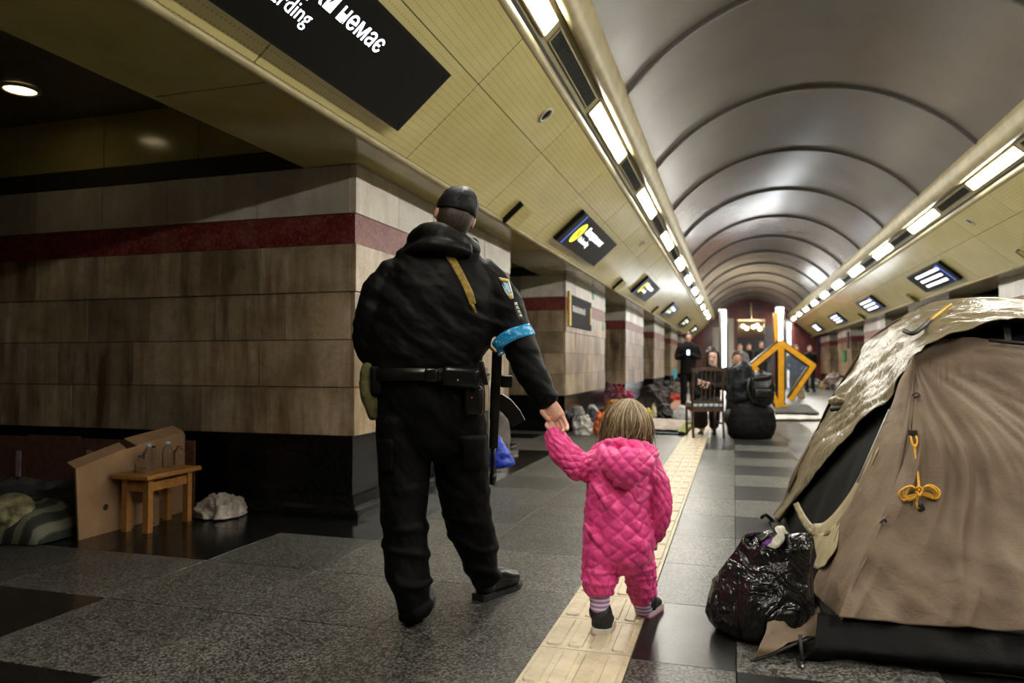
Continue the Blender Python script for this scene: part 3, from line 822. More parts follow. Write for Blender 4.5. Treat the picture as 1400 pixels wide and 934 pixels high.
# left hand resting on the front pouch
LW = pix(525,505,3.33); ld = (cF0*.7+cR*.6-cU*.35).normalized(); lh = Vector((0,0,1))
bd.limb([(LW, .03, .024), (LW+ld*.05, .021, .037), (LW+ld*.09, .019, .04)], cR, 14)
for i in (-1.5, -.5, .5, 1.5):
    a = LW+ld*.09+lh*i*.02; bd.limb([(a-ld*.012, .0105, .0105), (a+ld*.03, .0098, .0098), (a+ld*.055-cU*.01+cR*.01, .009, .009), (a+ld*.07-cU*.02+cR*.02, .008, .008)], cR, 10, 3)
bd.limb([(LW+ld*.03+lh*.035, .013, .013), (LW+ld*.06+lh*.055, .011, .011), (LW+ld*.085+lh*.06, .009, .009)], cR, 10, 3)
legs = [[(553,570,3.1,.095), (553,640,3.08,.08), (554,700,3.05,.062), (558,770,3.0,.045), (563,806,2.99,.03)], [(625,570,3.15,.095), (632,640,3.17,.08), (640,700,3.2,.062), (657,760,3.225,.04), (661,780,3.235,.03)]]
for lg in legs: bd.limb([R3(x, y, d, r, r) for x, y, d, r in lg], side_o)
me = remesh(bd, 0.0032, 2); link('body', me, skin_a, off)
# hair under the cap
hr = MB(); hr.ball(HC - fw_h*0.014 - up_h*0.004, (0.0775, 0.094, 0.118), 26, 20, MH)
hm = hr.mesh('hair', True)
bmh = bmesh.new(); bmh.from_mesh(hm)
bmesh.ops.delete(bmh, geom=[v for v in bmh.verts if (v.co-HC).dot(fw_h) > 0.04 or (v.co-HC).dot(up_h) < -0.098], context='VERTS'); bmh.to_mesh(hm); bmh.free()
link('hair', hm, hair_dark, off)
# cap: crown, panels seams, button, visor
CC = HC + up_h*0.028 - fw_h*0.004
cp = MB(); rows = []
for i in range(13):
    a = radians(-14 + i*8.6); row = []
    for j in range(36):
        b = 2*pi*j/36
        sq = 1.0 + 0.015*abs(sin(3*b))
        row.append(CC + rt_h*0.0865*cos(a)*cos(b)*sq + fw_h*0.108*cos(a)*sin(b)*sq + up_h*(0.092*sin(a) if a > 0 else 0.11*sin(a)) - up_h*(0.012 if sin(b) < 0 else 0)*max(0, -sin(b))*(1 if a < 0.2 else 0))
    rows.append(row)
cp.grid(rows, True)
cm = solid(subd(cp.mesh('crown', True), 1), 0.004); displace(cm, lambda p, n: 0.0025*fbm(p, 28, 3))
cap_cloth = plain('cap_cloth', (0.002,0.0024,0.004,1), 0.55, spec=0.18, var=0.25, vs=30, bump=0.3, bs=80, bd=0.004)
crown = link('cap', cm, cap_cloth, off)
mb = MB(); mb.ball(CC + up_h*0.094, (.009, .009, .006), 12, 6, MH); mb.build('cap_button', cap_cloth, crown, True)
for k in range(3):
    b = pi*k/3 + 0.3
    mb = MB(); mb.tube([CC + rt_h*0.0885*cos(a)*cos(b) + fw_h*0.110*cos(a)*sin(b) + up_h*0.094*sin(a) for a in [radians(x) for x in range(0, 181, 12)]], 0.0016, 6); mb.build('cap_seam', cap_cloth, crown, True)
vis = [[CC + rt_h*0.082*cos(b)*f + fw_h*(0.104*sin(b)*f + e) - up_h*(0.018+0.022*e/0.07*0.6) for b in [radians(x) for x in range(20, 161, 10)]] for f, e in ((0.98, 0), (1.0, 0.035), (0.96, 0.07))]
vm = solid(MB().grid(vis).mesh('visor', True), 0.005); link('visor', vm, cap_cloth, crown)
# trousers
tr = MB()
tr.limb([R3(583,497,3.10,.235,.155), R3(585,530,3.10,.24,.16), R3(588,565,3.11,.24,.165), R3(590,600,3.12,.215,.15)], side_o, 28)
tr.limb([R3(552,575,3.10,.115,.135), R3(553,640,3.08,.109,.12), R3(553,700,3.05,.094,.105), R3(555,760,3.01,.089,.098), R3(562,800,2.98,.078,.095), R3(567,832,2.965,.066,.088)], side_o)
tr.limb([R3(627,575,3.14,.115,.135), R3(631,640,3.17,.118,.12), R3(638,700,3.20,.105,.108), R3(650,740,3.22,.092,.095), R3(660,775,3.235,.07,.082), R3(664,792,3.24,.064,.078)], side_o)
me = remesh(tr, 0.008, 5)
def tfold(p, n):
    a = p-base; low = max(0, 0.5-a.z)
    return 0.008*fbm((a.x*1.3, a.y*1.3, a.z*1.6+a.x*2), 6, 3) + 0.012*(0.3+2.2*low)*(max(0, sin(a.z*52 + 7*a.x + 3*noise.noise(a*6)))**2)*(1 if a.z < .62 else 0.25)
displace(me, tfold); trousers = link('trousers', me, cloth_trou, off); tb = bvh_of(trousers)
# cargo pockets
for poly in ([(628,596),(664,594),(664,640),(632,644)], [(518,600),(538,600),(538,646),(520,646)]):
    rows = outline_on(tb, poly, 0.012)
    if rows: MB().grid(rows, True).build('cargo_pocket', cloth_trou, trousers, True)
# boots
def boot(heel, d, L, top_):
    d = Vector((d[0], d[1], 0)).normalized(); s_ = Vector((d.y, -d.x, 0)); z = Vector((0,0,1))
    sole = []
    prof = [(-.005,.030),(.02,.037),(.07,.036),(.13,.038),(.19,.047),(.24,.044),(.28,.028),(.295,.010)]
    k = L/.295
    out = [heel+d*x*k+s_*w for x, w in prof] + [heel+d*x*k-s_*w for x, w in reversed(prof)]
    b = MB().prism([p+z*.001 for p in out], z*.022)
    b.prism([heel+d*x*k+s_*w for x, w in ((-.004,.034),(.075,.036),(.075,-.036),(-.004,-.034))], z*.03)
    u = MB(); u.limb([(heel+d*.045+z*.045,.044,.05),(heel+d*.05+z*.12,.047,.058),(top_,.052,.062)], s_, 18)
    u.limb([(heel+d*.03+z*.05,.037,.037),(heel+d*.12*k+z*.068,.042,.056),(heel+d*.19*k+z*.056,.048,.044),(heel+d*.245*k+z*.048,.042,.036)], s_, 18)
    return b, u
for hx, hy, dr, tp in ((567, 850, (-0.22,1), (567,800,2.985)), (654, 822, (0.36,0.93), (664,768,3.24))):
    h = on_floor(hx, hy); b, u = boot(h, dr, 0.30, pix(*tp))
    t_ = link('boot', remesh(u, 0.005, 3), leather, off)
    b.build('sole', rubber, t_)
# belt, holster, pouches
rows = []
for k in range(49):
    a = 2*pi*k/48; c = pix(583, 511, 3.10) + side_o*0.253*cos(a) + fwd_o*0.176*sin(a)
    o_ = (side_o*cos(a)+fwd_o*sin(a))
    rows.append([c+Vector((0,0,.026)), c+o_*.007+Vector((0,0,.024)), c+o_*.007-Vector((0,0,.024)), c-Vector((0,0,.026))])
MB().grid(rows).build('belt', leather, off, True)
def soft_box(c, sx, sy, sz, ax, ay, az, bev=.012, seg=3):
    me = MB().box((0,0,0), (sx, sy, sz)).mesh('b'); me = baked(me, [('BEVEL', dict(width=bev, segments=seg))])
    me.transform(Matrix.Translation(c) @ Matrix((ax, ay, az)).transposed().to_4x4()); return me
Z = Vector((0,0,1))
hol = link('holster', soft_box(pix(630,516,2.925), .15, .055, .085, (cR-Z*.08).normalized(), cF0, (Z+cR*.08).normalized(), .022, 4), leather, off)
link('holster_body', soft_box(pix(648,548,2.95), .075, .05, .12, cR, cF0, Z, .016), leather, hol)
link('holster_strap', soft_box(pix(661,510,2.94), .022, .02, .10, cR, cF0, (Z-cR*.2).normalized(), .006), leather, hol)
MB().ball(pix(626,520,2.893), .004, 8, 6).build('press_stud', plain('brass', (0.5,0.35,0.12,1), 0.3, metal=1), hol, True)
MB().ball(pix(645,544,2.92), .0035, 8, 6).build('red_dot', plain('red_dot', (0.5,0.05,0.03,1), 0.4), hol, True)
link('belt_pouch', soft_box(pix(590,513,2.915), .055, .035, .06, cR, cF0, Z, .012), leather, off)
olive = plain('olive_cloth', (0.085,0.075,0.018,1), 0.75, var=0.35, vs=25, bump=0.5, bs=60, bd=0.006)
pm_ = remesh(MB().limb([R3(504,500,3.06,.028,.045), R3(503,525,3.06,.034,.05), R3(507,550,3.06,.036,.05), R3(512,570,3.06,.022,.035)], cR), .006, 3); displace(pm_, lambda p, n: .006*fbm(p, 16, 3))
pou = link('pouch', pm_, olive, off)
link('pouch_flap', soft_box(pix(515,520,3.02), .05, .05, .12, cR, cF0, Z, .014), cloth_black, pou)
# arm patches and tape
white_y = plain('patch_yellow', (0.62,0.42,0.05,1), 0.6); pale = plain('patch_pale', (0.62,0.60,0.52,1), 0.6); pblue = plain('patch_blue', (0.25,0.45,0.60,1), 0.6)
def decal(name, poly, m, offs, parent):
    rows = outline_on(jb, poly, offs)
    if rows: return MB().grid(rows, True).build(name, m, parent, True)
    return None
p0 = decal('shoulder_patch', [(682,379),(695,382),(701,402),(702,408),(698,409),(691,400)], pale, .003, jacket)
if p0:
    pass
decal('patch_field', [(683,383),(694,386),(699,402),(698,406),(692,399)], plain('patch_navy', (0.02,0.02,0.03,1), 0.6), .0045, jacket)
decal('patch_border', [(682.5,380.5),(694,383),(695,386),(684,384)], white_y, .006, jacket)
decal('patch_emblem', [(687,386),(693,388),(697.5,400),(695.5,403),(690,396)], pblue, .006, jacket)
decal('patch_tip', [(696,402),(699.5,403),(699,408),(696,406)], white_y, .006, jacket)
decal('rank_patch', [(702,413),(706,413),(713,433),(715,438),(708,437),(704,426)], plain('patch_dark', (0.03,0.03,0.03,1), .6), .003, jacket)
for q in range(4):
    dx, dy = q*2.1, q*5.2
    decal('chevron', [(702.6+dx,414+dy),(705.6+dx*1.0,414+dy),(707.4+dx,418.4+dy),(705.5+dx,417+dy),(703.6+dx,418+dy)], pale, .006, jacket)
# blue tape round the sleeve
def sleeve_ring(px, py, d, rx, name, m, w0):
    ax = (pix(711,475,3.06)-pix(695,435,3.08)).normalized(); ax = (ax + cR*0.14).normalized()
    c = pix(px, py, d); s1 = ax.orthogonal().normalized(); s2 = ax.cross(s1); rows = []
    for q in range(5):
        off_ = (q/4-.5)*w0; row = []
        for k in range(40):
            a = 2*pi*k/40; rr = rx*(1+0.03*sin(5*a+q)) ; row.append(c + ax*(off_+.006*sin(2*a)) + (s1*cos(a)+s2*sin(a))*rr)
        rows.append(row)
    return MB().grid(rows, True).mesh(name, True)
tape = NT('blue_tape'); co = tape.coord('obj'); tape.l(tape.ramp(tape.noise(co, 55, 3, .6, 1.0), [(0.5, (0.012,0.20,0.44,1)), (0.62, (0.03,0.30,0.55,1)), (0.70, (0.6,0.75,0.85,1))]), tape.b.inputs['Base Color']); tape.set(Roughness=.25); tape.bump(tape.noise(co, 40, 3), .4, .006)
me = sleeve_ring(702, 463, 3.065, .088, 'tape', tape.m, .052)
link('arm_band', solid(me, .003), tape.m, off)
# ---- rifle slung in front of the right hip
gun = plain('gun_metal', (0.004,0.004,0.004,1), 0.38, spec=.3); gunw = plain('gun_polymer', (0.004,0.004,0.004,1), 0.4, spec=.25)
rf = thing('rifle', 'black slung rifle hanging muzzle down at the officer\'s hip', 'rifle', pix(678, 560, 3.22))
gA, gB = pix(679,482,3.22), pix(673,663,3.30); gd = (gB-gA).normalized(); gx = (cR - gd*cR.dot(gd)).normalized(); gy = gd.cross(gx)
def gbox(nm, s0, s1, x0, x1, th, m, bev=.006):
    c = gA + gd*(s0+s1)/2 + gx*(x0+x1)/2
    return link(nm, soft_box(c, x1-x0, th, s1-s0, gx, gy, gd, bev), m, rf)
gbox('stock', -.01, .14, -.02, .025, .035, gunw); gbox('receiver', .13, .30, -.022, .022, .045, gun); gbox('hand_guard', .29, .43, -.02, .02, .045, gunw)
MB().tube([gA+gd*.42, gA+gd*.58], .010, 10).build('barrel', gun, rf, True)
MB().tube([gA+gd*.55, gA+gd*.60], .014, 10).build('muzzle', gun, rf, True)
mg = [gA+gd*.21+gx*.01, gA+gd*.235+gx*.05, gA+gd*.275+gx*.085, gA+gd*.31+gx*.105]
mb = MB()
for a, b in zip(mg[:-1], mg[1:]): mb.bar(a, b + (b-a)*.15, .065, .028, gy)
mb.build('magazine', gunw, rf); gbox('grip', .10, .155, .02, .075, .03, gunw, .01)
rows = ribbon(jb, [(604,337),(611,346),(622,363),(633,383),(641,401),(646,416)], 9.5, .005)
sl = MB().grid(rows).mesh('sling', True); link('sling', solid(sl, .003), plain('sling_mustard', (0.27,0.17,0.018,1), .7, var=.25, vs=60, bump=.4, bs=200, bd=.002), rf)
mb = MB().tube(catmull([pix(646,417,2.93), pix(658,450,3.02), pix(668,472,3.14), gA], 6), .007, 8); mb.build('sling_cord', plain('sling_cord', (0.27,0.17,0.02,1), .7), rf, True)

# ---- toddler
tbase = on_floor(848, 862)
kid = thing('person', 'toddler in a bright pink quilted snowsuit walking on the tactile strip', 'person', tbase)
side_k = Vector((1, 0.05, 0)).normalized(); fwd_k = Vector((-0.05, 1, 0))
pink = NT('pink_quilt'); co = pink.coord('obj')
pink.l(pink.ramp(pink.noise(co, 22, 5), [(0.3, (0.68,0.028,0.205,1)), (0.7, (0.86,0.065,0.30,1))]), pink.b.inputs['Base Color'])
pink.set(Roughness=.5, Sheen_Weight=.15); pink.bump(pink.noise(co, 70, 5), .5, .006)
SEG = []      # axis segments for the quilting
def klimb(mb, rings, n=22):
    R_ = [R3(*r) for r in rings]; mb.limb(R_, side_k, n)
    for (a, ra, _), (b, rb_, _) in zip(R_[:-1], R_[1:]): SEG.append((a, b, ra, rb_))
st = MB()
klimb(st, [(854,606,2.92,.065,.06), (850,622,2.92,.125,.09), (848,650,2.91,.13,.105), (845,690,2.90,.128,.115), (845,722,2.90,.138,.125), (846,745,2.90,.142,.125), (848,762,2.91,.12,.10)], 28)
klimb(st, [(823,752,2.88,.072,.09), (820,776,2.87,.068,.085), (819,796,2.85,.066,.076), (820,806,2.84,.056,.064)])
klimb(st, [(869,752,2.93,.070,.085), (875,778,2.96,.062,.078), (877,803,2.985,.060,.072), (877,812,3.0,.054,.062)])
klimb(st, [(826,630,2.92,.06,.062), (800,640,2.92,.06,.06), (778,626,2.94,.056,.056), (763,606,2.97,.05,.05), (757,595,2.99,.043,.043)])
klimb(st, [(880,632,2.91,.056,.06), (893,655,2.89,.055,.058), (900,685,2.88,.053,.055), (898,715,2.90,.048,.05), (893,731,2.93,.042,.044)])
# folds of the loose back
for path in ([(808,655,2.875,.012),(822,676,2.795,.017),(842,704,2.78,.018),(862,728,2.785,.016),(884,752,2.83,.01)], [(890,664,2.83,.010),(874,688,2.80,.014),(856,700,2.785,.013)], [(800,716,2.82,.008),(828,752,2.78,.014),(852,772,2.80,.012)]):
    st.limb([R3(x, y, d+.012, r, r*.8) for x, y, d, r in path], side_k, 12)
me = remesh(st, 0.0045, 6)
def quilt(p, n):
    best = None
    for a, b, ra, rb_ in SEG:
        ab = b-a; t = max(0, min(1, (p-a).dot(ab)/ab.length_squared)); c = a+ab*t; d = (p-c).length/(ra+(rb_-ra)*t)
        if best is None or d < best[0]: best = (d, a, ab, t, ra+(rb_-ra)*t, c)
    _, a, ab, t, r, c = best; ax = ab.normalized(); s_ = side_k - ax*side_k.dot(ax); s_.normalize(); q = ax.cross(s_); v = p-c
    u = atan2(v.dot(q), v.dot(s_))*0.105; w_ = p.z if abs(ax.z) > .6 else (p-a).dot(ax) + a.x
    u += .006*sin(w_*95); w_ += .005*sin(u*80)
    cs = .062
    h = abs(sin(pi*(u+w_)/cs))*abs(sin(pi*(u-w_)/cs))
    low = max(0, .16-(p.z))/.05 if p.z < .2 else 0
    cuff = .006*max(0, sin(p.z*150+9*p.x)) if p.z < .26 else 0
    return .0088*(h**.4) - .005 + .006*fbm(p, 17, 3) + cuff*.8
displace(me, quilt); suit = link('snowsuit', me, pink.m, kid); sb_ = bvh_of(suit)
hdm = MB()
hdm.limb([R3(826,617,2.87,.026,.03), R3(838,632,2.80,.055,.05), R3(858,638,2.775,.078,.058), R3(878,632,2.80,.05,.045), R3(891,618,2.87,.026,.03)], Z, 20)
hdm.limb([R3(824,610,2.90,.02,.022), R3(840,607,2.845,.024,.024), R3(860,609,2.83,.024,.024), R3(880,612,2.85,.024,.024), R3(892,618,2.90,.02,.02)], Z, 14)
hdm.limb([R3(843,655,2.80,.03,.03), R3(860,659,2.79,.026,.03)], Z, 14)
me = remesh(hdm, .0045, 5); displace(me, lambda p, n: .0075*(abs(sin(pi*(p.x+p.z)/.05))*abs(sin(pi*(p.x-p.z)/.05)))**.45 - .003 + .006*fbm(p, 18, 3))
link('hood', me, pink.m, kid)
for poly in ([(783,594),(760,585),(752,588),(743,601)],): pass
# body
kb = MB(); KH = pix(857, 580, 2.955)
kup = (Z*.98 + cR*.10 - fwd_k*.05).normalized(); krt = (cR - kup*cR.dot(kup)).normalized(); kfw = kup.cross(krt).normalized(); MK = Matrix((krt, kfw, kup)).transposed()
kb.ball(KH, (.072, .085, .086), 20, 14, MK); kb.ball(KH+kfw*.03-kup*.05, (.05,.05,.045), 14, 10, MK)
kb.ball(KH+kfw*.088-kup*.018, (.011,.011,.009), 10, 8, MK)
kb.limb([(KH+kfw*.074-krt*.015-kup*.048, .006,.006), (KH+kfw*.074+krt*.015-kup*.048, .006,.006)], kup, 8)
for s_ in (-1, 1): kb.ball(KH+krt*s_*.075-kup*.01, (.009,.016,.024), 10, 8, MK)
kb.limb([(KH-kup*.05,.04,.04), R3(854,618,2.92,.045,.04), R3(850,632,2.92,.09,.06), R3(846,690,2.9,.09,.075), R3(846,765,2.9,.09,.075)], side_k)
kb.limb([R3(823,765,2.88,.05,.05), R3(820,800,2.86,.04,.04), R3(820,846,2.83,.028,.03)], side_k)
kb.limb([R3(868,765,2.93,.05,.05), R3(876,803,2.985,.034,.034), R3(879,826,3.03,.022,.022)], side_k)
kb.limb([R3(826,632,2.92,.04,.04), R3(790,630,2.93,.034,.034), R3(763,604,2.97,.03,.03), R3(757,592,2.99,.023,.021)], side_k)
kb.limb([R3(882,636,2.91,.04,.04), R3(900,685,2.88,.034,.034), R3(893,733,2.935,.022,.022)], side_k)
for (px, py, d, dd) in ((757,590,2.99,(Z*.8-cR*.25+cF0*.2).normalized()), (892,737,2.94,(-Z+cF0*.3).normalized())):
    c = pix(px, py, d); hh = cR if dd.z < 0 else (cR*.8+cF0*.5).normalized()
    kb.limb([(c, .021,.018), (c+dd*.022, .023,.014), (c+dd*.036, .023,.013)], hh, 12)
    for i, l in ((-1.5,.85),(-.5,1),(.5,.97),(1.5,.75)):
        a = c+dd*.034+hh*i*.0112; pn = hh.cross(dd)
        kb.limb([(a-dd*.006,.0062,.0062),(a+dd*.014*l,.006,.006),(a+dd*.022*l+pn*.007,.0056,.0056),(a+dd*.024*l+pn*.014,.005,.005)], hh, 8, 3)
    kb.limb([(c+dd*.012-hh*.02,.0075,.0075),(c+dd*.026-hh*.028,.0065,.0065),(c+dd*.036-hh*.024,.0055,.0055)], hh, 8, 3)
link('body', remesh(kb, .0028, 2), skin_c, kid)
# hair: strands from the crown
hb = NT('hair_blond'); hat = hb.n('ShaderNodeAttribute'); hat.attribute_name = 'strand'; hb.l(hb.ramp(hat.outputs['Fac'], [(0.0, (0.05,0.028,0.013,1)), (0.5, (0.17,0.105,0.048,1)), (1.0, (0.50,0.37,0.20,1))]), hb.b.inputs['Base Color']); hb.set(Roughness=.38)
ha = MB(); rnd = random.Random(5)
crown_p = Vector((0.12, -0.12))
def headpt(th, az, r):      # th from the crown, az round it
    v = krt*sin(th)*cos(az) + kfw*sin(th)*sin(az) + kup*cos(th)
    return KH + krt*v.dot(krt)*r[0] + kfw*v.dot(kfw)*r[1] + kup*v.dot(kup)*r[2]
shell = [[headpt(radians(4+i*8), 2*pi*j/40, (.083,.094,.094)) - kup*(0 if i < 11 else .012*(i-10)) for j in range(40)] for i in range(15)]
shell = [[p for j, p in enumerate(r)] for r in shell]
hs_ = MB(); rr_ = []
for r in shell: rr_.append([r[j % 40] for j in range(23, 58)])      # open at the face
hs_.grid(rr_); hsm = hs_.mesh('hs', True)
TW = []
for i in range(2600):
    az = rnd.uniform(-pi*1.22, pi*.22); th0 = rnd.uniform(.0, .9)**1.0; n_ = 9; k = rnd.uniform(1.0, 1.085); pts = []
    end = rnd.uniform(1.8, 2.45); wob = rnd.gauss(0, .22); fr = abs(rnd.gauss(0, .012))
    for q in range(n_):
        t_ = q/(n_-1); th = th0*.7 + (end-th0*.7)*t_
        r = (.084*k+fr*t_*t_, .095*k+fr*t_*t_, .096*k)
        p = headpt(min(th, 1.75), az + wob*sin(t_*3), r)
        if th > 1.75: p = p - kup*(th-1.75)*.085
        if th > 1.45: p = p - kup*(th-1.45)*.03
        pts.append(p)
    ha.tube(pts, [.0006+.0013*sin(pi*min(1, .15+q/(n_-1)*.8)) for q in range(n_)], 4, False)
    TW += [min(1, max(0, rnd.gauss(.5, .28)))]*(n_*4)
hair = link('hair', hsm, hb.m, kid)
hs2 = ha.build('hair_strands', hb.m, hair, True, kind='stuff')
at_ = hs2.data.attributes.new('strand', 'FLOAT', 'POINT'); at_.data.foreach_set('value', TW)
# socks and shoes
sock = NT('striped_sock'); co = sock.coord('obj'); sx = sock.n('ShaderNodeSeparateXYZ'); sock.l(co, sx.inputs[0])
sock.l(sock.mix(sock.math('GREATER_THAN', sock.math('SINE', sock.math('MULTIPLY', sx.outputs[2], 370)), 0.1), (0.34,0.17,0.42,1), (0.72,0.60,0.70,1)), sock.b.inputs['Base Color']); sock.set(Roughness=.8); sock.bump(sock.noise(co, 200, 3), .3, .003)
for rings in ([(820,796,2.85,.042,.044), (820,818,2.845,.040,.042), (820,834,2.84,.036,.038), (820,846,2.84,.03,.03)], [(877,806,2.99,.042,.044), (878,820,3.015,.041,.043), (880,832,3.035,.036,.04)]):
    link('sock', MB().limb([R3(*r) for r in rings], side_k, 24).mesh('sock', True), sock.m, kid)
navy = plain('shoe_navy', (0.010,0.011,0.016,1), .6, var=.3, vs=60, bump=.4, bs=160, bd=.003); solew = plain('shoe_sole', (0.66,0.60,0.52,1), .6); spink = plain('shoe_pink', (0.75,0.10,0.30,1), .5)
def kshoe(heel, d, top, lift=0.0):
    d = d.normalized(); s_ = Vector((d.y, -d.x, 0)).normalized(); n_ = s_.cross(d)
    u = MB(); u.limb([(heel+d*.025+n_*.03,.041,.042), (heel+d*.028+n_*.065,.042,.046), (top, .044, .050)], s_, 18)
    u.limb([(heel+d*.02+n_*.032,.037,.03), (heel+d*.07+n_*.036,.037,.034), (heel+d*.115+n_*.03,.034,.024)], s_, 18)
    sh = link('shoe', remesh(u, .004, 3), navy, kid)
    pr = [(-.018,.028),(-.004,.038),(.05,.038),(.1,.041),(.13,.034),(.15,.016)]
    o = [heel+d*x+s_*w for x, w in pr]+[heel+d*x-s_*w for x, w in reversed(pr)]
    MB().prism([p+n_*.005 for p in o], n_*.022).build('sole', solew, sh)
    MB().prism([p+n_*.0 for p in o], n_*.006).build('outsole', spink, sh)
    link('heel_tab', soft_box(heel-d*.022+n_*.078, .022, .008, .016, s_, d, n_, .003), spink, sh)
kshoe(on_floor(820, 871) + Vector((0, .02, 0)), Vector((0.02,1,0)), pix(820, 834, 2.835))
kshoe(on_floor(880, 845) + Vector((0, .02, .0)), Vector((0.30,1,0)), pix(879, 820, 3.02))
# ================================================================ TENT AND BAG
tan = NT('tan_nylon'); co = tan.coord('obj')
tan.l(tan.ramp(tan.noise(co, 5, 5), [(0.3, (0.135,0.092,0.058,1)), (0.7, (0.18,0.127,0.083,1))]), tan.b.inputs['Base Color'])
tan.set(Roughness=.55, Specular_IOR_Level=.3); tan.bump(tan.math('ADD', tan.noise(co, 26, 5, .6, .6), tan.math('MULTIPLY', tan.noise(co, 420, 2), .12)), .35, .012)
olv = NT('olive_fly'); co = olv.coord('obj')
olv.l(olv.ramp(olv.noise(co, 4, 5), [(0.3, (0.135,0.108,0.055,1)), (0.7, (0.19,0.155,0.088,1))]), olv.b.inputs['Base Color'])
olv.set(Roughness=.33, Specular_IOR_Level=.45); olv.bump(olv.noise(co, 9, 4, .55, 1.6), .6, .03)
tblack = plain('tent_black', (0.0025,0.0025,0.0025,1), .6, var=.2, bump=.4, bs=14, bd=.02, spec=.12)
tmesh_ = plain('tent_mesh', (0.003,0.0033,0.003,1), .7, spec=.08)
trimc = plain('tent_trim', (0.33,0.27,0.15,1), .5, var=.15, vs=8, bump=.4, bs=20, bd=.01)
web = plain('webbing', (0.008,0.008,0.008,1), .6)
NP = ((0, 1, -.55), 2.80); DP = ((1, 0, -.42), .27)
tent = thing('tent', 'tan and olive dome tent with open dark door and yellow guy line', 'tent', (1.4, 3.95, 0))
def npt(x, y, o=0.0): return on_plane(x, y, NP[0], NP[1]-o)
def dpt(x, y, o=0.0): return on_plane(x, y, DP[0], DP[1]-o)
def cloth(name, rows, su, sv, fn, m, parent, th=.003):
    g = patch(rows, su, sv); me = MB().grid(g).mesh(name, True)
    if fn: displace(me, fn)
    return link(name, solid(me, th), m, parent)
def ridge(x, s=1): return (1-abs(noise.noise(Vector((x, 3.3*s, 0)))))**4
AP = pix(1250, 487, 3.03)
# near side wall
left = [(1250,487),(1249,545),(1243,605),(1222,675),(1197,730),(1168,790),(1146,845)]
top_ = [(1250,487),(1275,468),(1300,463),(1340,462),(1400,470),(1490,486)]
bot_ = [(1146,845),(1190,849),(1235,853),(1300,858),(1400,866),(1540,876)]
rows = []
for i, (lx, ly) in enumerate(left):
    f = i/(len(left)-1); row = []
    for j in range(6):
        tx, ty = top_[j]; bx, by = bot_[j]
        # straight blend between the top and bottom curve, left column follows the seam
        x = tx+(bx-tx)*f; y = ty+(by-ty)*f
        sx_ = lx-(top_[0][0]+(bot_[0][0]-top_[0][0])*f); w_ = (1-j/5)**2
        row.append(npt(x+sx_*w_, y))
    rows.append(row)
def wr(p, n):
    v = p-AP; a = atan2(v.x, -v.z); r = v.length
    s_ = min(1, r*2.2)
    f = .060*ridge(a*4.2+r*1.3+.9*noise.noise(p*2.3))*s_*max(0, .30+1.1*noise.noise(p*1.9+Vector((5,1,2)))) + .030*ridge(a*9+3.0*r+4+.8*noise.noise(p*3.1), 2)*s_*max(0, .25+1.2*noise.noise(p*2.7)) + .022*ridge((p.x*.62+p.z*.9)*7+1.5*noise.noise(p*2), 3)*max(0, .2+noise.noise(p*2.2+Vector((9,3,1)))) + .022*fbm((p.x*1.0+p.z*.8, p.y, p.z-p.x*.5), 2.6, 3)
    hem = .010*sin(p.x*42)*max(0, 1-(p.z-.1)*7)
    return -(f+hem-.012)*NS
NS = 1
g0 = patch(rows, 10, 12); tmp = MB().grid(g0).mesh('x'); tmp.update()
NS = 1 if tmp.polygons[0].normal.dot(cF0) > 0 else -1
near = cloth('side_wall', rows, 14, 18, wr, tan.m, tent)
# door side: dark inner wall
rows = []
edL = [(1066,716),(1092,672),(1112,643),(1140,612),(1165,585),(1190,560),(1212,543),(1228,512),(1250,482)]
edR = [(1112,812),(1122,775),(1140,740),(1160,700),(1178,660),(1198,612),(1215,570),(1232,530),(1252,484)]
for f in (0, .25, .5, .75, 1): rows.append([dpt(a[0]+(b[0]-a[0])*f, a[1]+(b[1]-a[1])*f, -.05) for a, b in zip(edL, edR)])
cloth('inner_door', rows, 4, 4, lambda p, n: .012*fbm(p, 4, 2), tmesh_, tent)
# pale door border: a curved strip, with a wider pale corner
def strip(name, path, wpx, m, offp, parent, wid2=None):
    P_ = catmull([Vector((x, y, 0)) for x, y in path], 6); rows = []
    for i, p in enumerate(P_):
        t_ = P_[min(i+1, len(P_)-1)]-P_[max(i-1, 0)]; nn = Vector((-t_.y, t_.x, 0)).normalized(); f = i/(len(P_)-1)
        ww = wpx+(wid2-wpx)*f if wid2 else wpx
        rows.append([dpt(*(p+nn*ww*(q/3-.5)).to_2d(), offp + .004*sin(f*30+q)) for q in range(4)])
    return link(name, solid(MB().grid(rows).mesh(name, True), .004), m, parent)
strip('door_border', [(1088,688),(1096,705),(1106,720),(1116,728)], 7, trimc, .0, tent, 13)
strip('door_border', [(1114,726),(1130,722),(1148,704),(1172,668),(1196,616),(1212,575)], 20, trimc, .0, tent, 5)
rows = [[dpt(x, y, .004) for x, y in r] for r in ([(1106,722),(1118,730),(1134,724),(1150,706)], [(1112,738),(1122,742),(1134,740),(1148,728)], [(1116,755),(1124,760),(1134,758),(1144,748)], [(1112,776),(1120,778),(1130,772),(1138,760)])]
cloth('door_sill', rows, 4, 4, lambda p, n: .01*fbm(p, 9, 2), trimc, tent)
MB().tube([dpt(x, y, .012) for x, y in ((1216,560),(1200,596),(1186,628),(1172,660))], .004, 6).build('zip', plain('zip_grey', (0.5,0.48,0.42,1), .4), tent, True)
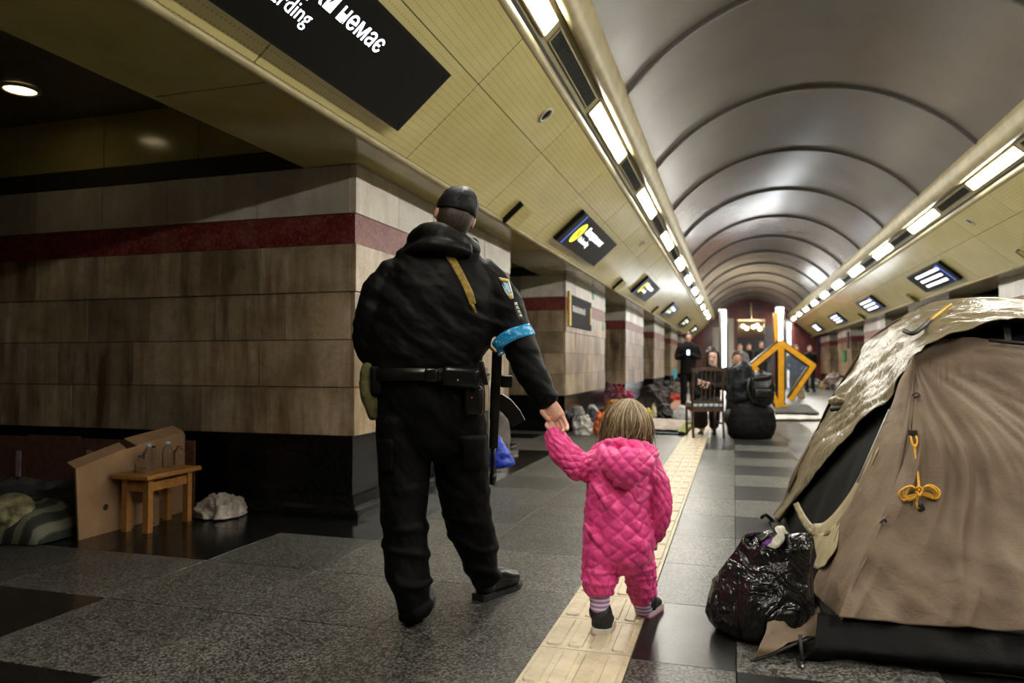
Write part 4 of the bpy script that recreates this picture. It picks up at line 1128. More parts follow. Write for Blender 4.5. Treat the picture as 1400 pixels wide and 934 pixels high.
# folded-back flap along the near corner
fl = [(1247,488),(1229,520),(1213,562),(1198,606),(1176,656),(1156,700),(1136,745),(1116,782),(1103,806)]
fr = [(1252,484),(1251,530),(1248,575),(1243,615),(1224,672),(1205,712),(1182,762),(1163,800),(1146,845)]
rows = []
for f in (0, .2, .5, .8, 1):
    row = []
    for i, (a, b) in enumerate(zip(fl, fr)):
        x, y = a[0]+(b[0]-a[0])*f, a[1]+(b[1]-a[1])*f
        A_, B_ = dpt(*a, .01), npt(*b, .012); d = (A_-CAM).dot(cF)*(1-f) + (B_-CAM).dot(cF)*f - .05*sin(pi*f)
        row.append(pix(x, y, d))
    rows.append(row)
def fw_(p, n):
    v = p-AP; r = v.length; a = atan2(v.x, -v.z)
    return .016*ridge(a*9+r*1.2+1.7)*min(1, r*3) + .010*fbm(p, 6, 3)
cloth('door_flap', rows, 8, 10, fw_, tan.m, tent)
# fly over the far pole and crown
outer = [(1058,705,5.0),(1080,668,4.95),(1100,625,4.85),(1122,575,4.75),(1140,540,4.65),(1165,497,4.5),(1185,468,4.4),(1210,447,4.25),(1240,428,4.05),(1270,414,3.9),(1330,407,3.7),(1400,411,3.6),(1490,428,3.55)]
inner = [(1066,716,4.9),(1094,672,4.5),(1114,645,4.2),(1142,614,3.95),(1167,588,3.7),(1190,562,3.42),(1213,545,3.24),(1230,512,3.10),(1250,482,2.99),(1278,462,2.97),(1320,447,2.95),(1400,432,2.95),(1490,436,2.96)]
rows = []
for f in (0, .33, .67, 1):
    rows.append([pix(a[0]+(b[0]-a[0])*f, a[1]+(b[1]-a[1])*f, a[2]+(b[2]-a[2])*f - .10*sin(pi*f)) for a, b in zip(outer, inner)])
fly = cloth('rain_fly', rows, 10, 8, lambda p, n: .014*fbm(p, 4.5, 3)+.016*ridge(p.x*5+p.z*9+p.y*3), olv.m, tent, .004)
# the sides away from the viewer
foot = [(.30,5.22),(.34,5.25),(.40,5.28),(.55,5.30),(.75,5.30),(1.0,5.30),(1.3,5.30),(1.7,5.28),(2.2,5.2),(2.55,5.0),(2.68,4.3),(2.70,3.5),(2.70,2.9)]
rows = []
for f in (0, .35, .7, 1):
    rows.append([pix(*a).lerp(Vector((*q, .02)), f) + (Vector((q[0]-1.4, q[1]-3.95, 0)).normalized()*.16 + Z*.08)*sin(pi*f)*min(1, i/4) for i, (a, q) in enumerate(zip(outer, foot))])
cloth('rear_wall', rows, 6, 4, lambda p, n: .01*fbm(p, 4, 2), tan.m, tent)
# vent gap under the brow
rows = [[npt(x, y, -o) for x, y in r] for r, o in (([(1262,478),(1290,462),(1330,452),(1400,440),(1490,440)], .10), ([(1262,486),(1290,474),(1330,472),(1400,480),(1490,492)], .12), ([(1262,492),(1290,484),(1330,488),(1400,496),(1490,505)], .06))]
cloth('vent', rows, 4, 5, None, tblack, tent)
MB().tube([npt(1352,465,.03), npt(1400,470,.03), npt(1440,476,.03)], .008, 8).build('vent_strap', web, tent, True)
MB().bar(npt(1375,438,-.02), npt(1378,468,.0), .03, .006, cF).build('vent_strap', web, tent)
# black tub floor
rows = [[npt(x, y, -.02) for x, y in ((1118,838),(1190,846),(1300,854),(1400,862),(1540,873))],
        [Vector((p.x, p.y-.05, .055)) for p in [npt(x, y) for x, y in ((1110,868),(1190,876),(1300,884),(1400,892),(1540,903))]],
        [on_floor(x, y, .004) for x, y in ((1098,902),(1190,906),(1300,915),(1400,925),(1540,938))]]
cloth('ground_sheet', rows, 6, 8, lambda p, n: .010*fbm(p, 8, 3), tblack, tent)
MB().b2((.36, 2.98, .002), (2.62, 5.15, .012)).build('tent_floor', tblack, tent)
rows = [[dpt(x, y, .0) for x, y in ((1062,716),(1080,740),(1098,775),(1114,812))], [on_floor(x, y, .01) for x, y in ((1058,716),(1066,755),(1080,805),(1098,870))]]
rows.insert(1, [a.lerp(b, .5)-cR*.03 for a, b in zip(*rows)])
cloth('door_threshold', rows, 5, 6, lambda p, n: .012*fbm(p, 7, 3), tblack, tent)
# tan corner lying on the floor with webbing and pole foot
rows = [[pix(x, y, d) for x, y, d in r] for r in ([(1050,850,2.66),(1066,848,2.68),(1084,853,2.72),(1104,842,2.76),(1120,832,2.78)], [(1046,866,2.62),(1060,866,2.63),(1080,866,2.65),(1104,856,2.70),(1124,848,2.72)], [(1037,886,2.585),(1056,882,2.59),(1080,874,2.62),(1106,866,2.66),(1128,858,2.68)], [(1030,901,2.57),(1054,893,2.575),(1082,880,2.60),(1108,870,2.64),(1130,864,2.66)])]
cloth('corner_skirt', rows, 5, 5, lambda p, n: .022*fbm(p, 11, 3), tan.m, tent)
MB().tube(catmull([pix(1026,904,2.58), pix(1050,897,2.575), pix(1084,882,2.59), pix(1112,872,2.63)], 5), .006, 8).build('corner_webbing', web, tent, True)
MB().tube([pix(1094,868,2.60), pix(1097,908,2.555)], .007, 8).build('corner_webbing', web, tent, True)
MB().tube([on_floor(1096,906,.01), on_floor(1098,913,.006)], .005, 8).build('pole_tip', plain('pole_tip', (0.6,0.6,0.58,1), .3, metal=1), tent, True)
MB().tube(catmull([pix(1041,708,4.88), pix(1046,704,4.86), pix(1052,708,4.88), pix(1062,718,4.88)], 4), .012, 8).build('peg_loop', web, tent, True)
# straps on the fly
MB().tube(catmull([pix(1236,452,3.3), pix(1248,456,3.2), pix(1262,447,3.25), pix(1272,437,3.35)], 5), .010, 8).build('fly_strap', web, fly, True)
MB().tube(catmull([pix(1272,438,3.33), pix(1286,427,3.42), pix(1300,417,3.5)], 5), .007, 8).build('fly_cord', plain('cord_amber', (0.65,0.33,0.02,1), .6), fly, True)
me = remesh(MB().limb([R3(1136,550,4.50,.02,.02), R3(1150,546,4.36,.035,.05), R3(1168,549,4.24,.03,.05), R3(1192,545,4.05,.012,.02)], Z, 14), .008, 3); displace(me, lambda p, n: .014*fbm(p, 10, 3)); link('vent_flap', me, olv.m, fly)
MB().tube(catmull([pix(1136,560,4.35), pix(1160,556,4.25), pix(1185,546,4.05), pix(1208,526,3.75)], 5), .014, 8).build('fly_seam', web, fly, True)
MB().tube(catmull([npt(1247,541,.012), npt(1253,537,.02), npt(1258,541,.02), npt(1250,543,.012)], 4), .003, 6).build('ring_loop', web, near, True)
MB().tube(catmull([npt(1203,715,.02), npt(1209,710,.03), npt(1212,714,.02)], 4), .004, 6).build('ring_loop', web, near, True)
link('guy_tab', soft_box(npt(1248,592,.028), .03, .02, .025, cR, cF0, Z, .004), web, near)
cordm = plain('yellow_cord', (0.72,0.36,0.015,1), .55, var=.25, vs=150, bump=.5, bs=400, bd=.002)
gl = thing('guy_line', 'yellow cord tied in a bundle hanging on the tan tent wall', 'cord', npt(1260, 680, .03))
MB().tube(catmull([npt(1245,596,.03), npt(1247,606,.035), npt(1251,611,.035), npt(1254,604,.035), npt(1252,596,.03)], 5), .0042, 8).build('loop', cordm, gl, True)
MB().tube(catmull([npt(1250,608,.035), npt(1252,630,.03), npt(1255,650,.032), npt(1257,672,.04)], 5), .0045, 8).build('cord', cordm, gl, True)
rnd = random.Random(2)
for i in range(7):
    s_ = -1 if i % 2 else 1; L_ = 17+rnd.random()*11; h_ = rnd.uniform(4, 10); y0_ = 668+rnd.uniform(-1, 3)
    MB().tube(catmull([npt(1257,672,.04), npt(1257+s_*L_*.5,y0_-h_*.4,.045+.004*i), npt(1257+s_*L_,y0_+2+h_*.3,.04+.004*i), npt(1257+s_*L_*.85,y0_+h_+5,.04), npt(1257+s_*L_*.4,y0_+h_+2,.045), npt(1257,676,.045)], 5), .0044, 8).build('coil', cordm, gl, True)
MB().tube(catmull([npt(1253,668,.06), npt(1257,666,.07), npt(1261,671,.06), npt(1257,678,.06), npt(1253,672,.06)], 4), .005, 8).build('knot', cordm, gl, True)
MB().tube(catmull([npt(1256,676,.05), npt(1253,688,.04), npt(1256,696,.035)], 4), .0042, 8).build('tail', cordm, gl, True)
link('toggle', soft_box(npt(1259,694,.03), .024, .014, .026, (cR+Z*.4).normalized(), cF0, (Z-cR*.4).normalized(), .004), web, gl)

# ---- rubbish bag with things sticking out
bin_ = NT('bin_bag'); co = bin_.coord('obj'); bin_.set(Base_Color=(.006,.006,.0065,1), Roughness=.17, Specular_IOR_Level=.45); bin_.bump(bin_.noise(co, 7, 3, .5, 2.2), .9, .05)
bin_.l(bin_.ramp(bin_.noise(co, 9, 3), [(0.3,(.004,.004,.0045,1)),(0.7,(.010,.010,.011,1))]), bin_.b.inputs['Base Color'])
bc = Vector((.075, 3.06, 0)); 
def bag_mesh(c, prof, n, amp, seed, lean=(0,0)):
    H = prof[-1][1]; rows = []
    for r, z in prof:
        row = []
        for j in range(n):
            a = 2*pi*j/n; v = Vector((cos(a), sin(a), 0))
            k = 1 + .10*noise.noise(Vector((v.x*1.4+seed, v.y*1.4, z*5)))
            row.append(c + v*r*k + Vector((lean[0]*(z/H)**1.5, lean[1]*(z/H)**1.5, z)))
        rows.append(row)
    b = MB(); b.grid(rows, True); e = len(b.v); b.add([c+Vector((0,0,prof[0][1]))], []); b.f += [[e, j, (j+1) % n] for j in range(n)]; b.m += [0]*n
    me = b.mesh('bag', True)
    def fn(p, q):
        u = p-c
        return amp*((1-abs(noise.noise(Vector((u.x*7+seed,u.y*7,u.z*5)))))**5*1.3 - .4 + .8*noise.noise(u*6+Vector((0,seed,0))) + .5*(1-abs(noise.noise(u*16)))**4)*min(1, .25+u.z*9)
    displace(me, fn); 
    for v in me.vertices:
        if v.co.z < .003: v.co.z = .003
    return me
me = bag_mesh(bc, [(.09,.004),(.15,.008),(.175,.03),(.19,.07),(.19,.12),(.178,.17),(.165,.22),(.15,.26),(.135,.30),(.125,.335),(.13,.36),(.118,.352),(.11,.32),(.10,.27)], 96, .017, 4.0, (.05,.0))
bag = link('rubbish_bag', me, bin_.m, loc=bc); tag(bag, 'shiny black rubbish bag slumped against the tent door', 'bag')
rows = [[pix(x, y, d) for x, y, d in r] for r in ([(1018,747,2.98),(1030,738,2.95),(1048,725,2.93),(1058,720,2.95)], [(1020,752,2.92),(1034,744,2.89),(1050,733,2.88),(1062,728,2.92)], [(1024,752,2.95),(1040,748,2.93),(1056,738,2.93),(1064,732,2.97)])]
cloth('bag_collar', rows, 5, 6, lambda p, n: .010*fbm(p, 22, 3), bin_.m, bag)
def crumple(name, pts, r, m, label, cat, amp=.01, sc=22, vox=.005):
    b = MB(); b.limb([(pix(*q), r*f, r*f*.7) for q, f in pts], cR, 14); me = remesh(b, vox, 3); displace(me, lambda p, n: amp*fbm(p, sc, 3))
    o = link(name, me, m, loc=pix(*pts[0][0])); return tag(o, label, cat)
wht = plain('crumpled_white', (.50,.46,.38,1), .6, var=.2, vs=25, bump=.5, bs=30, bd=.012)
crumple('paper_wrap', [((1068,722,2.98),.5),((1062,736,2.93),1.0),((1054,750,2.88),.7)], .028, wht, 'crumpled cream wrapper poking out of the rubbish bag', 'wrapper')
crumple('purple_cloth', [((1056,730,2.94),.6),((1049,742,2.90),1.0),((1041,748,2.90),.7)], .020, plain('purple', (.16,.02,.24,1), .5), 'purple cloth inside the rubbish bag mouth', 'cloth')
crumple('purple_tag', [((1025,734,2.98),.7),((1029,728,2.97),.8)], .011, plain('purple2', (.22,.03,.30,1), .5), 'small purple scrap beside the rubbish bag collar', 'scrap', .004)
rows = [[pix(x, y, d) for x, y, d in r] for r in ([(1023,754,2.855),(1036,764,2.82),(1054,757,2.815)], [(1022,775,2.835),(1036,773,2.81),(1046,767,2.81)])]
o = cloth('plastic_packet', rows, 5, 6, lambda p, n: .006*fbm(p, 30, 3), plain('packet', (.40,.39,.36,1), .3, var=.3, vs=40), None); tag(o, 'clear pale plastic packet on top of the rubbish bag', 'packet')
crumple('twisted_wrapper', [((1066,722,3.02),.5),((1078,735,3.0),.7),((1082,755,2.98),.6),((1090,775,2.94),.7),((1103,792,2.9),.9)], .016, wht, 'twisted white plastic strip between the bag and the tent door', 'wrapper', .006)
# ================================================================ MIDDLE GROUND AND BACKGROUND
def person_sit(): pass
def blob_person(label, joints, mats_, group=None, vox=.012):
    """joints: dict of part -> list of limbs [(px,py,d,rx,ry)...]; first key is body"""
    pts = joints['base']; t = thing('person', label, 'person', pts, group)
    for nm, limbs in joints.items():
        if nm == 'base': continue
        b = MB()
        for L in limbs: b.limb([R3(*q) for q in L], cR, 16)
        me = remesh(b, vox if nm != 'body' else vox*.7, 3); 
        if nm in ('coat', 'trousers', 'jacket', 'dress'): displace(me, lambda p, n: .010*fbm(p, 7, 3))
        link(nm, me, mats_[nm], t)
    return t
coatm = plain('dark_coat', (.004,.004,.0045,1), .7, spec=.15); charcoal = plain('charcoal', (.012,.011,.011,1), .7, spec=.25); hairb = plain('brown_hair', (.04,.022,.012,1), .45, var=.4, vs=50)
# ---- woman sitting behind the chair
d0 = 11.2; k = d0/1000
wom = blob_person('woman in a dark coat sitting behind the wooden chair, looking round', {
    'base': on_floor(968, 592),
    'body': [[(974,487,d0,.072,.085),(974,494,d0,.066,.08),(973,501,d0,.045,.055)], [(974,484,d0,.075,.088),(973,487,d0,.078,.088)], [(972.5,489,d0-.10,.013,.012),(971.5,492,d0-.105,.016,.013)],
             [(973,500,d0,.05,.05),(971,512,d0,.12,.09),(968,535,d0,.12,.1),(966,552,d0,.12,.1)],
             [(985,512,d0,.045,.045),(988,526,d0-.08,.04,.04),(977,528,d0-.24,.035,.03),(966,524,d0-.32,.028,.025)], [(966,524,d0-.32,.035,.02),(960,523,d0-.35,.04,.018),(955,521,d0-.36,.03,.012)],
             [(958,524,d0-.35,.012,.01),(954,526,d0-.36,.01,.01)], [(962,527,d0-.34,.012,.01),(957,529,d0-.35,.01,.01)], [(966,528,d0-.33,.012,.01),(962,531,d0-.34,.01,.01)], [(968,527,d0-.32,.012,.01),(966,531,d0-.33,.01,.01)], [(957,521,d0-.36,.011,.01),(954,518,d0-.36,.009,.009)],
             [(955,513,d0,.045,.045),(951,530,d0-.05,.04,.04),(956,540,d0-.2,.03,.03)], [(962,552,d0,.09,.09),(958,556,d0-.3,.07,.07),(960,580,d0-.3,.05,.05),(960,588,d0-.28,.04,.04)], [(972,552,d0,.09,.09),(976,556,d0-.25,.07,.07),(976,580,d0-.22,.05,.05),(976,588,d0-.2,.04,.04)]],
    'coat': [[(972,503,d0,.10,.085),(970,511,d0,.19,.12),(968,530,d0,.19,.14),(966,552,d0,.21,.17)], [(986,511,d0,.065,.065),(989,526,d0-.08,.062,.062),(978,529,d0-.24,.05,.05),(970,526,d0-.30,.045,.042)], [(954,512,d0,.065,.065),(949,530,d0-.05,.062,.062),(956,541,d0-.2,.05,.05)]],
    'dress': [[(962,550,d0,.13,.14),(957,557,d0-.3,.11,.1),(957,572,d0-.32,.12,.1),(958,580,d0-.3,.12,.1)], [(974,550,d0,.13,.14),(977,557,d0-.25,.10,.09),(976,575,d0-.24,.08,.08),(976,583,d0-.22,.07,.07)]],
    'shoe': [[(976,593,d0-.24,.045,.04),(977,596,d0-.40,.045,.03)]],
    'hair': [[(974,479,d0-.005,.078,.085),(973,482,d0+.02,.092,.09),(971,490,d0+.06,.095,.07),(969,505,d0+.05,.08,.06)], [(967,481,d0-.03,.022,.05),(964.5,490,d0-.02,.025,.05),(963,504,d0-.02,.03,.05)], [(981,481,d0-.02,.018,.045),(982.5,490,d0,.018,.045),(983,503,d0,.024,.05)]]},
    dict(body=skinmat('skin_pale', (.78,.50,.40,1)), coat=coatm, dress=plain('dark_dress', (.02,.016,.016,1), .8, spec=.2), hair=hairb, shoe=leather))
shoes = [o for o in wom.children if o.name.startswith('shoe')]
link('shoe', remesh(MB().limb([R3(958,593,d0-.3,.045,.04), R3(958,596,d0-.45,.045,.03)], cR, 14), .01, 3), leather, wom)
hc_ = pix(974, 489, d0-.085)
for s_ in (-1, 1):
    MB().ball(hc_ + cR*s_*.03 + Z*.0, (.012,.008,.007), 10, 6).build('eye', plain('eye_dark', (.01,.008,.006,1), .2), wom, True)
MB().ball(hc_ - Z*.055, (.022,.008,.007), 10, 6).build('lips', plain('lips', (.30,.08,.07,1), .5), wom, True)
link('scarf', remesh(MB().limb([R3(960,506,d0-.02,.05,.04), R3(972,509,d0-.11,.05,.045), R3(984,505,d0-.02,.05,.04)], Z, 14), .01, 3), coatm, wom)
st_ = thing('stool', 'low dark stool under the woman in the dark coat', 'stool', on_floor(966, 590)+cF0*.2)
sc_ = ORG[st_]
MB().box(sc_+Z*.40, (.34,.34,.04)).build('seat', charcoal, st_)
for sx in (-1, 1):
    for sy in (-1, 1): MB().tube([sc_+Vector((sx*.14, sy*.14, .39)), sc_+Vector((sx*.15, sy*.15, 0))], .018, 8).build('leg', charcoal, st_, True)
# ---- wooden chair, back to the viewer
dc = 10.35; wood = plain('brown_wood', (.085,.042,.022,1), .38, var=.35, vs=25)
ch = thing('chair', 'brown wooden slat back chair with pale blue striped seat pad', 'chair', on_floor(968, 598))
cb = on_floor(968, 599); xr = cR; yr = cF0
def cp_(x, y, z): return cb + xr*x + yr*y + Z*z
W2 = .215
for s_ in (-1, 1):
    MB().tube(catmull([cp_(s_*W2, -.03, 0), cp_(s_*W2, .01, .43), cp_(s_*W2*.99, -.01, .70), cp_(s_*W2*.97, -.05, .955)], 5), [.017]*16, 8).build('rear_leg', wood, ch, True)
    MB().tube([cp_(s_*W2*.95, .40, 0), cp_(s_*W2*.95, .40, .44)], .019, 8).build('front_leg', wood, ch, True)
    MB().bar(cp_(s_*W2, .02, .41), cp_(s_*W2*.95, .40, .41), .02, .05).build('side_rail', wood, ch)
mb = MB(); P_ = catmull([cp_(-W2-.02, -.05, .955), cp_(0, -.085, .975), cp_(W2+.02, -.05, .955)], 8)
for a, b in zip(P_[:-1], P_[1:]): mb.bar(a, b, .025, .05)
mb.build('top_rail', wood, ch)
MB().bar(cp_(-W2, .0, .50), cp_(W2, .0, .50), .02, .035).build('lower_rail', wood, ch)
MB().bar(cp_(-W2, .01, .40), cp_(W2, .01, .40), .022, .06).build('seat_rail', wood, ch)
for i in range(4):
    x = (i-1.5)*.062; MB().bar(cp_(x, -.0, .50), cp_(x, -.065, .95), .016, .012, cR).build('slat', wood, ch)
stripe = NT('striped_pad'); co = stripe.coord('obj'); v3 = stripe.n('ShaderNodeVectorMath', operation='DOT_PRODUCT'); stripe.l(co, v3.inputs[0]); v3.inputs[1].default_value = cR
stripe.l(stripe.mix(stripe.math('GREATER_THAN', stripe.math('SINE', stripe.math('MULTIPLY', v3.outputs['Value'], 85)), -.5), (.16,.22,.26,1), (.55,.66,.70,1)), stripe.b.inputs['Base Color']); stripe.set(Roughness=.8)
link('seat_pad', soft_box(cp_(0, .20, .465), .42, .42, .055, xr, yr, Z, .02), stripe.m, ch)
MB().bar(cp_(-W2, .0, .2), cp_(-W2*.95, .4, .2), .018, .025).build('stretcher', wood, ch); MB().bar(cp_(W2, .0, .2), cp_(W2*.95, .4, .2), .018, .025).build('stretcher', wood, ch)

# ---- dark luggage pile beside the chair
def lump(name, limbs, m, label, cat, vox=.015, amp=.015, sc=6, loc=None, group=None, floor_z=.004):
    b = MB()
    for L in limbs: b.limb([R3(*q) for q in L], cR, 18)
    me = remesh(b, vox, 4); displace(me, lambda p, n: amp*(fbm(p, sc, 3)+.4*((1-abs(noise.noise(p*sc*1.3)))**3)))
    lo = min(v.co.z for v in me.vertices)
    for v in me.vertices:
        if floor_z is not None and v.co.z < floor_z: v.co.z = floor_z
    c = sum((v.co for v in me.vertices), Vector())/len(me.vertices)
    o = link(name, me, m, loc=(c.x, c.y, max(0, min(v.co.z for v in me.vertices)))); return tag(o, label, cat, group)
blk = plain('black_nylon', (.003,.003,.0035,1), .6, var=.2, spec=.15, bump=.3, bs=20, bd=.02); pufm = plain('navy_puffer', (.005,.008,.011,1), .45, spec=.3, var=.3, bump=.5, bs=10, bd=.03); blth = plain('bag_leather', (.005,.005,.005,1), .3, bump=.5, bs=14, bd=.02)
dl = 10.25
lump('holdall', [[(1029,560,dl,.29,.20),(1028,575,dl,.33,.24),(1027,590,dl,.33,.25),(1027,597,dl,.29,.22)]], blk, 'big rounded black holdall standing on the floor beside the chair', 'bag', amp=.012)
lump('puffer_jacket', [[(1020,500,dl+.10,.09,.1),(1015,512,dl+.10,.15,.14),(1013,530,dl+.10,.16,.16),(1014,545,dl+.10,.18,.16)], [(1010,505,dl+.05,.06,.08),(1006,520,dl+.05,.06,.08),(1005,538,dl+.05,.06,.08)]], pufm, 'dark navy puffer jacket heaped on the black holdall', 'jacket', amp=.02, floor_z=None)
bp = lump('leather_backpack', [[(1044,512,dl-.12,.12,.08),(1042,525,dl-.14,.17,.11),(1042,540,dl-.14,.17,.12),(1041,550,dl-.12,.15,.1)]], blth, 'glossy black leather backpack lying on the black holdall', 'backpack', amp=.015, floor_z=None)
MB().tube(catmull([pix(1026,516,dl-.2), pix(1022,532,dl-.28), pix(1030,552,dl-.28)], 5), .016, 8).build('strap', blth, bp, True)
link('front_pocket', soft_box(pix(1043,538,dl-.27), .24, .06, .13, cR, cF0, Z, .025), blth, bp)
link('flap', soft_box(pix(1042,517,dl-.22), .22, .06, .08, (cR+Z*.1).normalized(), cF0, Z, .025), blth, bp)
# man's head and shoulders behind the luggage
def sitter(label, px, py, d, coat, hr, face=-1, s=1.0, group=None):
    """seated figure with head centre at the pixel; stands on floor with folded legs"""
    q = 1000/d
    f = lambda x, z: (px + x*q, py - z*q)
    b0 = on_floor(px, 497 + 1.05*q)
    zc = 1.05 + (497-py)/q
    legz = -zc+.035
    J = {'base': b0,
         'body': [[(*f(0,.04),d,.07,.085),(*f(0,-.03),d,.068,.082),(*f(0,-.09),d,.05,.055)], [(*f(0,-.1),d,.05,.05),(*f(0,-.2),d,.14,.09),(*f(0,-.5),d,.13,.1),(*f(0,legz+.1),d,.15,.12)]],
         'coat': [[(*f(0,-.13),d,.09,.08),(*f(0,-.19),d,.19,.11),(*f(0,-.36),d,.2,.14),(*f(0,-.55),d,.19,.15),(*f(0,legz+.08),d,.2,.16)], [(*f(-.19,-.2),d,.065,.065),(*f(-.26,-.4),d-.05,.06,.06),(*f(-.16,-.52),d-.22,.05,.05)], [(*f(.19,-.2),d,.065,.065),(*f(.26,-.4),d-.05,.06,.06),(*f(.16,-.52),d-.22,.05,.05)]],
         'trousers': [[(*f(-.09,legz+.12),d,.11,.12),(*f(-.15,legz+.14),d-.38,.08,.09),(*f(-.13,legz-.02),d-.5,.06,.07)], [(*f(.09,legz+.12),d,.11,.12),(*f(.15,legz+.14),d-.38,.08,.09),(*f(.13,legz-.02),d-.5,.06,.07)]],
         'hair': [[(*f(0,.10),d,.06,.075),(*f(0,.06),d+.015,.083,.092),(*f(0,-.03),d+.05,.08,.06)]]}
    return blob_person(label, J, dict(body=skin_a, coat=coat, trousers=charcoal, hair=hr), group, .014)
sitter('person with brown hair sitting behind the luggage heap', 1008, 490, 12.3, charcoal, hairb)
def stander(label, px, py_top, h, coat, trous, hr, arm=.0, group=None, tw=0.0, d=None):
    """standing figure: head top at pixel, height h in metres -> distance from the camera height"""
    if d is None: d = (h-1.05)*1000/(497-py_top)
    q = 1000/d; f = lambda x, z: (px + x*q, 497-(z-1.05)*q)
    J = {'base': on_floor(px, 497+1.05*q),
         'body': [[(*f(0,h-.05),d,.06,.075),(*f(0,h-.12),d,.072,.088),(*f(0,h-.2),d,.055,.065)], [(*f(0,h-.2),d,.05,.05),(*f(0,h-.32),d,.15,.09),(*f(0,h-.6),d,.13,.09),(*f(0,h*.5),d,.13,.1)], [(*f(-.09,h*.5),d,.08,.08),(*f(-.1,h*.27),d,.055,.055),(*f(-.1,.08),d,.04,.04)], [(*f(.09,h*.5),d,.08,.08),(*f(.1,h*.27),d,.055,.055),(*f(.1,.08),d,.04,.04)]],
         'coat': [[(*f(0,h-.24),d,.09,.08),(*f(0,h-.32),d,.2,.12),(*f(0,h-.55),d,.2,.14),(*f(0,h-.8),d,.19,.14),(*f(0,h*.46),d,.2,.15)], [(*f(-.2,h-.34),d,.065,.065),(*f(-.27,h-.6),d-.04,.055,.055),(*f(-.24+arm*.3,h-.82+arm*.4),d-.12-arm*.2,.045,.045)], [(*f(.2,h-.34),d,.065,.065),(*f(.27,h-.6),d-.04,.055,.055),(*f(.24-arm*.3,h-.82+arm*.4),d-.12-arm*.2,.045,.045)]],
         'trousers': [[(*f(-.09,h*.49),d,.1,.11),(*f(-.11,h*.27),d,.085,.09),(*f(-.12,.1),d,.07,.08)], [(*f(.09,h*.49),d,.1,.11),(*f(.11,h*.27),d,.085,.09),(*f(.12,.1),d,.07,.08)]],
         'hair': [[(*f(0,h-.02),d,.062,.075),(*f(0,h-.06),d+.015,.08,.09),(*f(0,h-.13),d+.05,.078,.06)]]}
    t = blob_person(label, J, dict(body=skin_a, coat=coat, trousers=trous, hair=hr), group, .016)
    for s_ in (-1, 1):
        x, y = f(s_*.12, .05); bb = on_floor(x, 497+1.05*q)
        link('shoe', soft_box(bb+Z*.045-cF0*.05, .10, .26, .09, cR, cF0, Z, .03), leather, t)
    return t
ph = stander('figure in black standing by the pillars with a lit phone', 941, 455, 1.78, coatm, coatm, hairb, .9)
pt_ = thing('phone', 'small phone with a lit screen held by the figure in black', 'phone', pix(941,482,16.95))
link('case', soft_box(pix(941,482,17.03), .075, .015, .15, cR, cF0, Z, .006), blk, pt_); MB().box(pix(941,482,17.015), (.06,.004,.11), Matrix((cR,cF0,Z)).transposed()).build('phone_screen', emit('phone_glow', (.5,.65,1,1), 4.0), pt_)
greyj = plain('grey_jacket', (.16,.15,.15,1), .7); redj = plain('maroon_jacket', (.09,.02,.02,1), .7); bluej = plain('blue_jacket', (.02,.04,.10,1), .7)
stander('standing person in a pale grey patterned jacket at the end wall', 1012, 470, 1.72, greyj, charcoal, hairb, .5, d=25.5)
stander('standing person in a dark jacket among the group by the end wall', 1024, 469, 1.75, coatm, charcoal, hairb, .4, d=26.5)
stander('standing person with bare face turned to the yellow frame', 1041, 466, 1.80, charcoal, coatm, hairb, .2, d=25.0)
stander('person in a dark blue jacket standing behind the yellow frame', 1088, 492, 1.60, bluej, charcoal, hairb, .2, d=22)
stander('person in black standing between the pillars past the yellow frame', 1107, 478, 1.70, coatm, charcoal, hairb, .2, d=27)

# ---- yellow arrow frame
yel = plain('sign_amber', (.78,.36,.012,1), .4, var=.12, vs=8); dY = 15.6
fr_ = thing('direction_frame', 'large yellow diamond shaped arrow frame standing at the mats', 'sign', on_floor(1068, 497+1050/dY)); 
corner = {'t': (1068,469), 'r': (1112,500), 'b': (1069,560), 'l': (1030,500), 'rb': (1081,546), 'c': (1068,560)}
def yb_(nm, a, b, w_, th=.10):
    A_, B_ = pix(*a, dY), pix(*b, dY); d_ = (B_-A_).normalized()
    MB().bar(A_-d_*w_*.3, B_+d_*w_*.3, w_, .02, -cF0).build(nm, yel, fr_)
    o_ = cF0*.06
    MB().bar(A_+o_, B_+o_, w_*1.45, th, -cF0).build('backing', M['black'], fr_)
yb_('bar', corner['t'], corner['r'], .11); yb_('bar', corner['t'], corner['l'], .11); yb_('bar', corner['r'], corner['rb'], .10); yb_('bar', corner['l'], (1038,511), .11); yb_('bar', (1056,540), (1066,557), .11)
yb_('post', corner['t'], corner['c'], .125); yb_('foot', (1062,557), (1075,557), .12)
MB().bar(pix(1036,508,dY+.1), pix(1058,545,dY+.1), .05, .03, -cF0).build('rear_bar', M['black'], fr_)
gl_ = NT('sign_glass'); gl_.set(Base_Color=(.75,.78,.78,1), Roughness=.06, Transmission_Weight=.92, IOR=1.1)
A_ = [pix(x, y, dY+.05) for x, y in ((1069,474),(1107,501),(1081,541),(1070,552))]
MB().prism(A_, cF0*.008).build('pane', gl_.m, fr_)
def yframe2():
    t = thing('wall_strip', 'thin upright yellow strip on the glowing portal column', 'strip', pix(1060, 470, 28))
    MB().bar(pix(1059.5,428,28), pix(1061.5,470,28), .13, .05, -cF0).build('strip_face', yel, t); MB().bar(pix(1059.5,428,28.1), pix(1061.5,470,28.1), .18, .06, -cF0).build('strip_back', M['black'], t)
yframe2()
